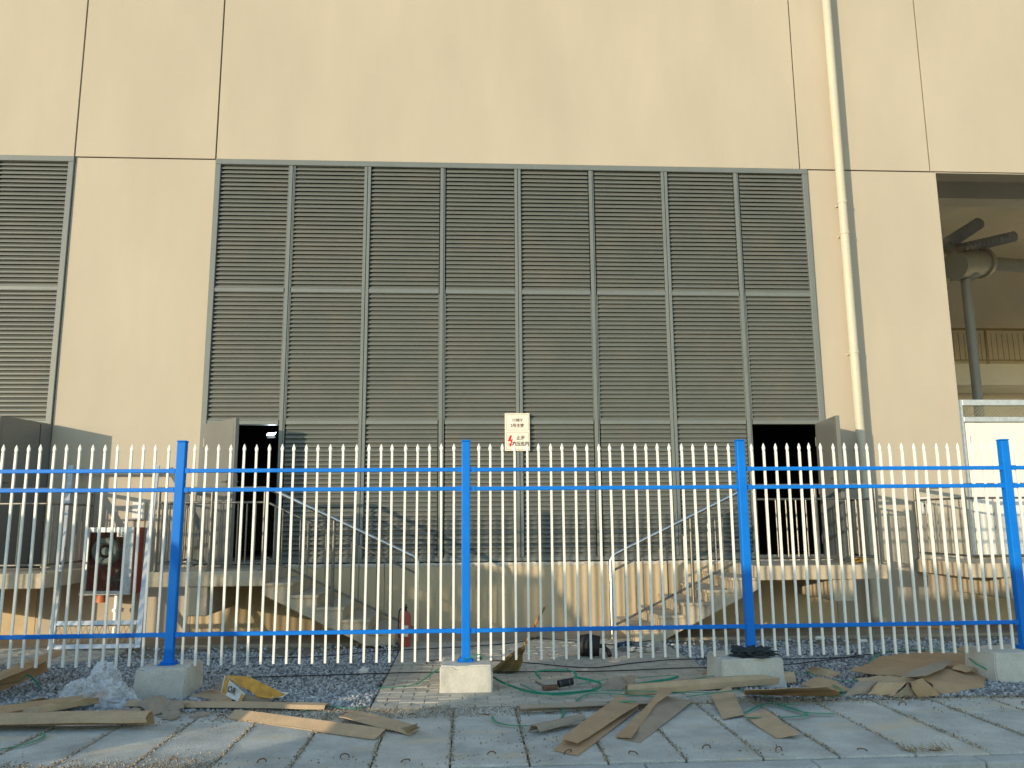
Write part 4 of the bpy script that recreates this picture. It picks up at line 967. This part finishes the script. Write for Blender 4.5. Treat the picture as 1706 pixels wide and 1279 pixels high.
# tool head in the straps
tq = gr(925, 1150, 0)
tw = empty('strapping_tool', tq, 'dark metal strapping tool lying in the green straps', 'tool', rz=R(15))
MB().box(-.11, .02, -.03, .03, .01, .045).build('tool_body', 'rust', tw, bevel=.006)
MB().tube([(.03, 0, .05), (.16, .01, .06)], .030, 12).build('barrel', 'black', tw, smooth=True)
MB().tube([(-.10, 0, .04), (-.17, .02, .08)], .010, 8).build('lever', 'steel', tw, smooth=True)
for i in range(2): MB().tube([(.04+.08*i, .0015*i, .051), (.045+.08*i, .0015*i, .052)], .0315, 12).build('ring', 'steel', tw)

# black cloth on the third footing
cq = Vector((X0+2*SP, YF-.06, zbase[2]))
crumple('cloth_heap', cq+Vector((-.02, -.02, .02)), .15, .11, .05, 'blackcloth', 'black cloth bundled round the foot of the post on the footing', 'cloth', 4, .9, 5, 7, -.02)

# white plastic bits on the gravel, brick scrap on the right landing, small litter
for px, py, r_, L_, lb in ((1367, 1063, .022, .05, 'short white pipe offcut on the gravel, left one of two'), (1438, 1068, .018, .05, 'short white pipe offcut on the gravel, right one of two')):
    q = gr(px, py, .03); o = MB().tube([(-L_, 0, 0), (L_, .02, .0)], r_, 12, cap=True).build('pipe_offcut', 'whited', smooth=True); o.location = q; tag(o, lb, 'pipe offcut', 'white pipe offcuts')
q = gr(605, 1119, .02); o = crumple('paper_scrap', q, .05, .04, .03, 'boxw', 'small white crumpled scrap on the left gravel bed', 'scrap', 2, .9, 3, 6, -.02)
q = at(1434, 930, 10.2); q.z = ZP+.03; o = MB().box(-.09, .09, -.05, .05, -.03, .03).build('brick', 'boxor', bevel=.006); o.location = q; o.rotation_euler = (0, 0, .4); tag(o, 'orange brick lying on the right landing', 'brick')
# bamboo pole on the right apron
q0, q1 = gr(1450, 1043, .03), gr(1598, 1046, .03)
o = MB().tube([q0, q0.lerp(q1, .5)+Vector((0, 0, .005)), q1], .014, 8).build('wooden_pole', 'wood', smooth=True); tag(o, 'thin wooden pole lying at the foot of the wall on the right', 'pole')
# dry grass tuft on the right slab
gs = MB(); g0_ = gr(1545, 1250, 0)
for i in range(70):
    a = random.uniform(-.17, .17); b = random.uniform(-.03, .03); h = random.uniform(.01, .05)
    gs.tube([(a, b, 0), (a+random.uniform(-.08, .03), b+random.uniform(-.02, .02), h)], [.0015, .0007], 3)
o = gs.build('dry_straw', 'straw'); o.location = g0_; tag(o, 'wisp of dry straw on the slab near the kerb at right', 'straw', kind='stuff')

# ------------------------------------------------------------------ unseen vehicles added to the left and behind, placed to shade fence and pavement
def vehicle(name, label, x0, x1, y0, y1, h, van, m):
    v = empty(name, ((x0+x1)/2, (y0+y1)/2, -.13), label, 'vehicle'); ori = Vector(v.location)
    def P(nm, mb, mm, par=None, **k):
        o = mb.build(nm, mm, par or v, **k)
        if par is None: o.location = -ori
        return o
    zb = .12; L = x1-x0; sgn = 1
    if van:
        prof = [(0, zb), (L, zb), (L, .75), (L-.35, .98), (L-.95, h-.05), (L-1.1, h), (.08, h), (0, h-.1)]
    else:
        belt = .86
        prof = [(0, zb), (L, zb), (L, .62), (L-.12, .78), (L-1.05, belt), (.06, belt), (0, .6)]
    s = MB(); n = len(prof)
    for y in (y0, y1): s.v += [(x0+u, y, z) for u, z in prof]
    s.f.append(tuple(range(n))); s.f.append(tuple(range(n, 2*n))[::-1])
    for k in range(n): s.f.append((k, n+k, n+(k+1) % n, (k+1) % n))
    P('body', s, m, bevel=.04, seg=3)
    if not van:
        # cabin: pillars, roof and see-through windows
        ra = x0+.35; rb = x1-1.75; wa = x0+.12; wb = x1-1.1
        P('roof', MB().box(ra, rb, y0+.12, y1-.12, h-.10, h), m, bevel=.04, seg=3)
        for y in (y0+.07, y1-.07):
            yi = y+.07 if y < (y0+y1)/2 else y-.07
            for (a, b, t) in ((wa, ra+.05, .10), (x0+1.35, x0+1.35, .09), (x0+2.45, x0+2.42, .08), (wb, rb-.03, .08)):
                P('pillar', MB().bar((a, y, belt), (b, yi, h-.05), t, .07), m)
            P('side_window', MB().add([(wa, y, belt), (wb, y, belt), (rb, yi, h-.09), (ra, yi, h-.09)], [(0, 1, 2, 3)]), 'carglass')
        P('windscreen', MB().add([(wb, y0+.1, belt), (wb, y1-.1, belt), (rb, y1-.15, h-.08), (rb, y0+.15, h-.08)], [(0, 1, 2, 3)]), 'carglass')
        for sx_ in (x0+1.2, x0+2.3):
            for yy_ in (y0+.5, y1-.5): P('seat', MB().box(sx_-.1, sx_+.08, yy_-.25, yy_+.25, .45, 1.15).box(sx_-.06, sx_+.05, yy_-.12, yy_+.12, 1.18, 1.36), 'dark', bevel=.04)
    else:
        P('side_window', MB().box(x1-1.55, x1-.95, y0-.004, y0-.001, 1.1, h-.35).box(x1-1.55, x1-.95, y1+.001, y1+.004, 1.1, h-.35), 'black')
    for wx in (x0+.85, x1-.85):
        for wy in (y0+.1, y1-.1): P('wheel', MB().tube([(wx, wy-.12, .2), (wx, wy+.12, .2)], .33, 24), 'black', smooth=True)
    P('headlight', MB().box(x1-.02, x1+.012, y0+.1, y0+.4, .5, .62).box(x1-.02, x1+.012, y1-.4, y1-.1, .5, .62), 'boxw')
    return v
tg = math.tan(R(AZ)); 
# added grey car, unseen left of the view: its shadow crosses the fence left of x = -1.75
yc_ = 3.75; xr_ = -1.75-(YF-yc_-.3)*tg
vehicle('shadow_caster_car', 'added grey estate car, unseen left of the view, casting shade on the fence', xr_-4.6, xr_, yc_-.9, yc_+.9, CAMH+.0+math.tan(R(EL))*(YF-yc_)/math.cos(R(AZ))-.02, False, 'carg')
yv = -1.9; xl = .98-(YF-yv-.4)*tg  # added unseen van, sized and placed for the low shade on the fence
vehicle('shadow_caster_van', 'added white panel van, unseen behind the viewpoint, casting shade on the fence', xl, xl+5.6, yv-1, yv+1, .80+math.tan(R(EL))*(YF-yv)/math.cos(R(AZ)), True, 'carw')
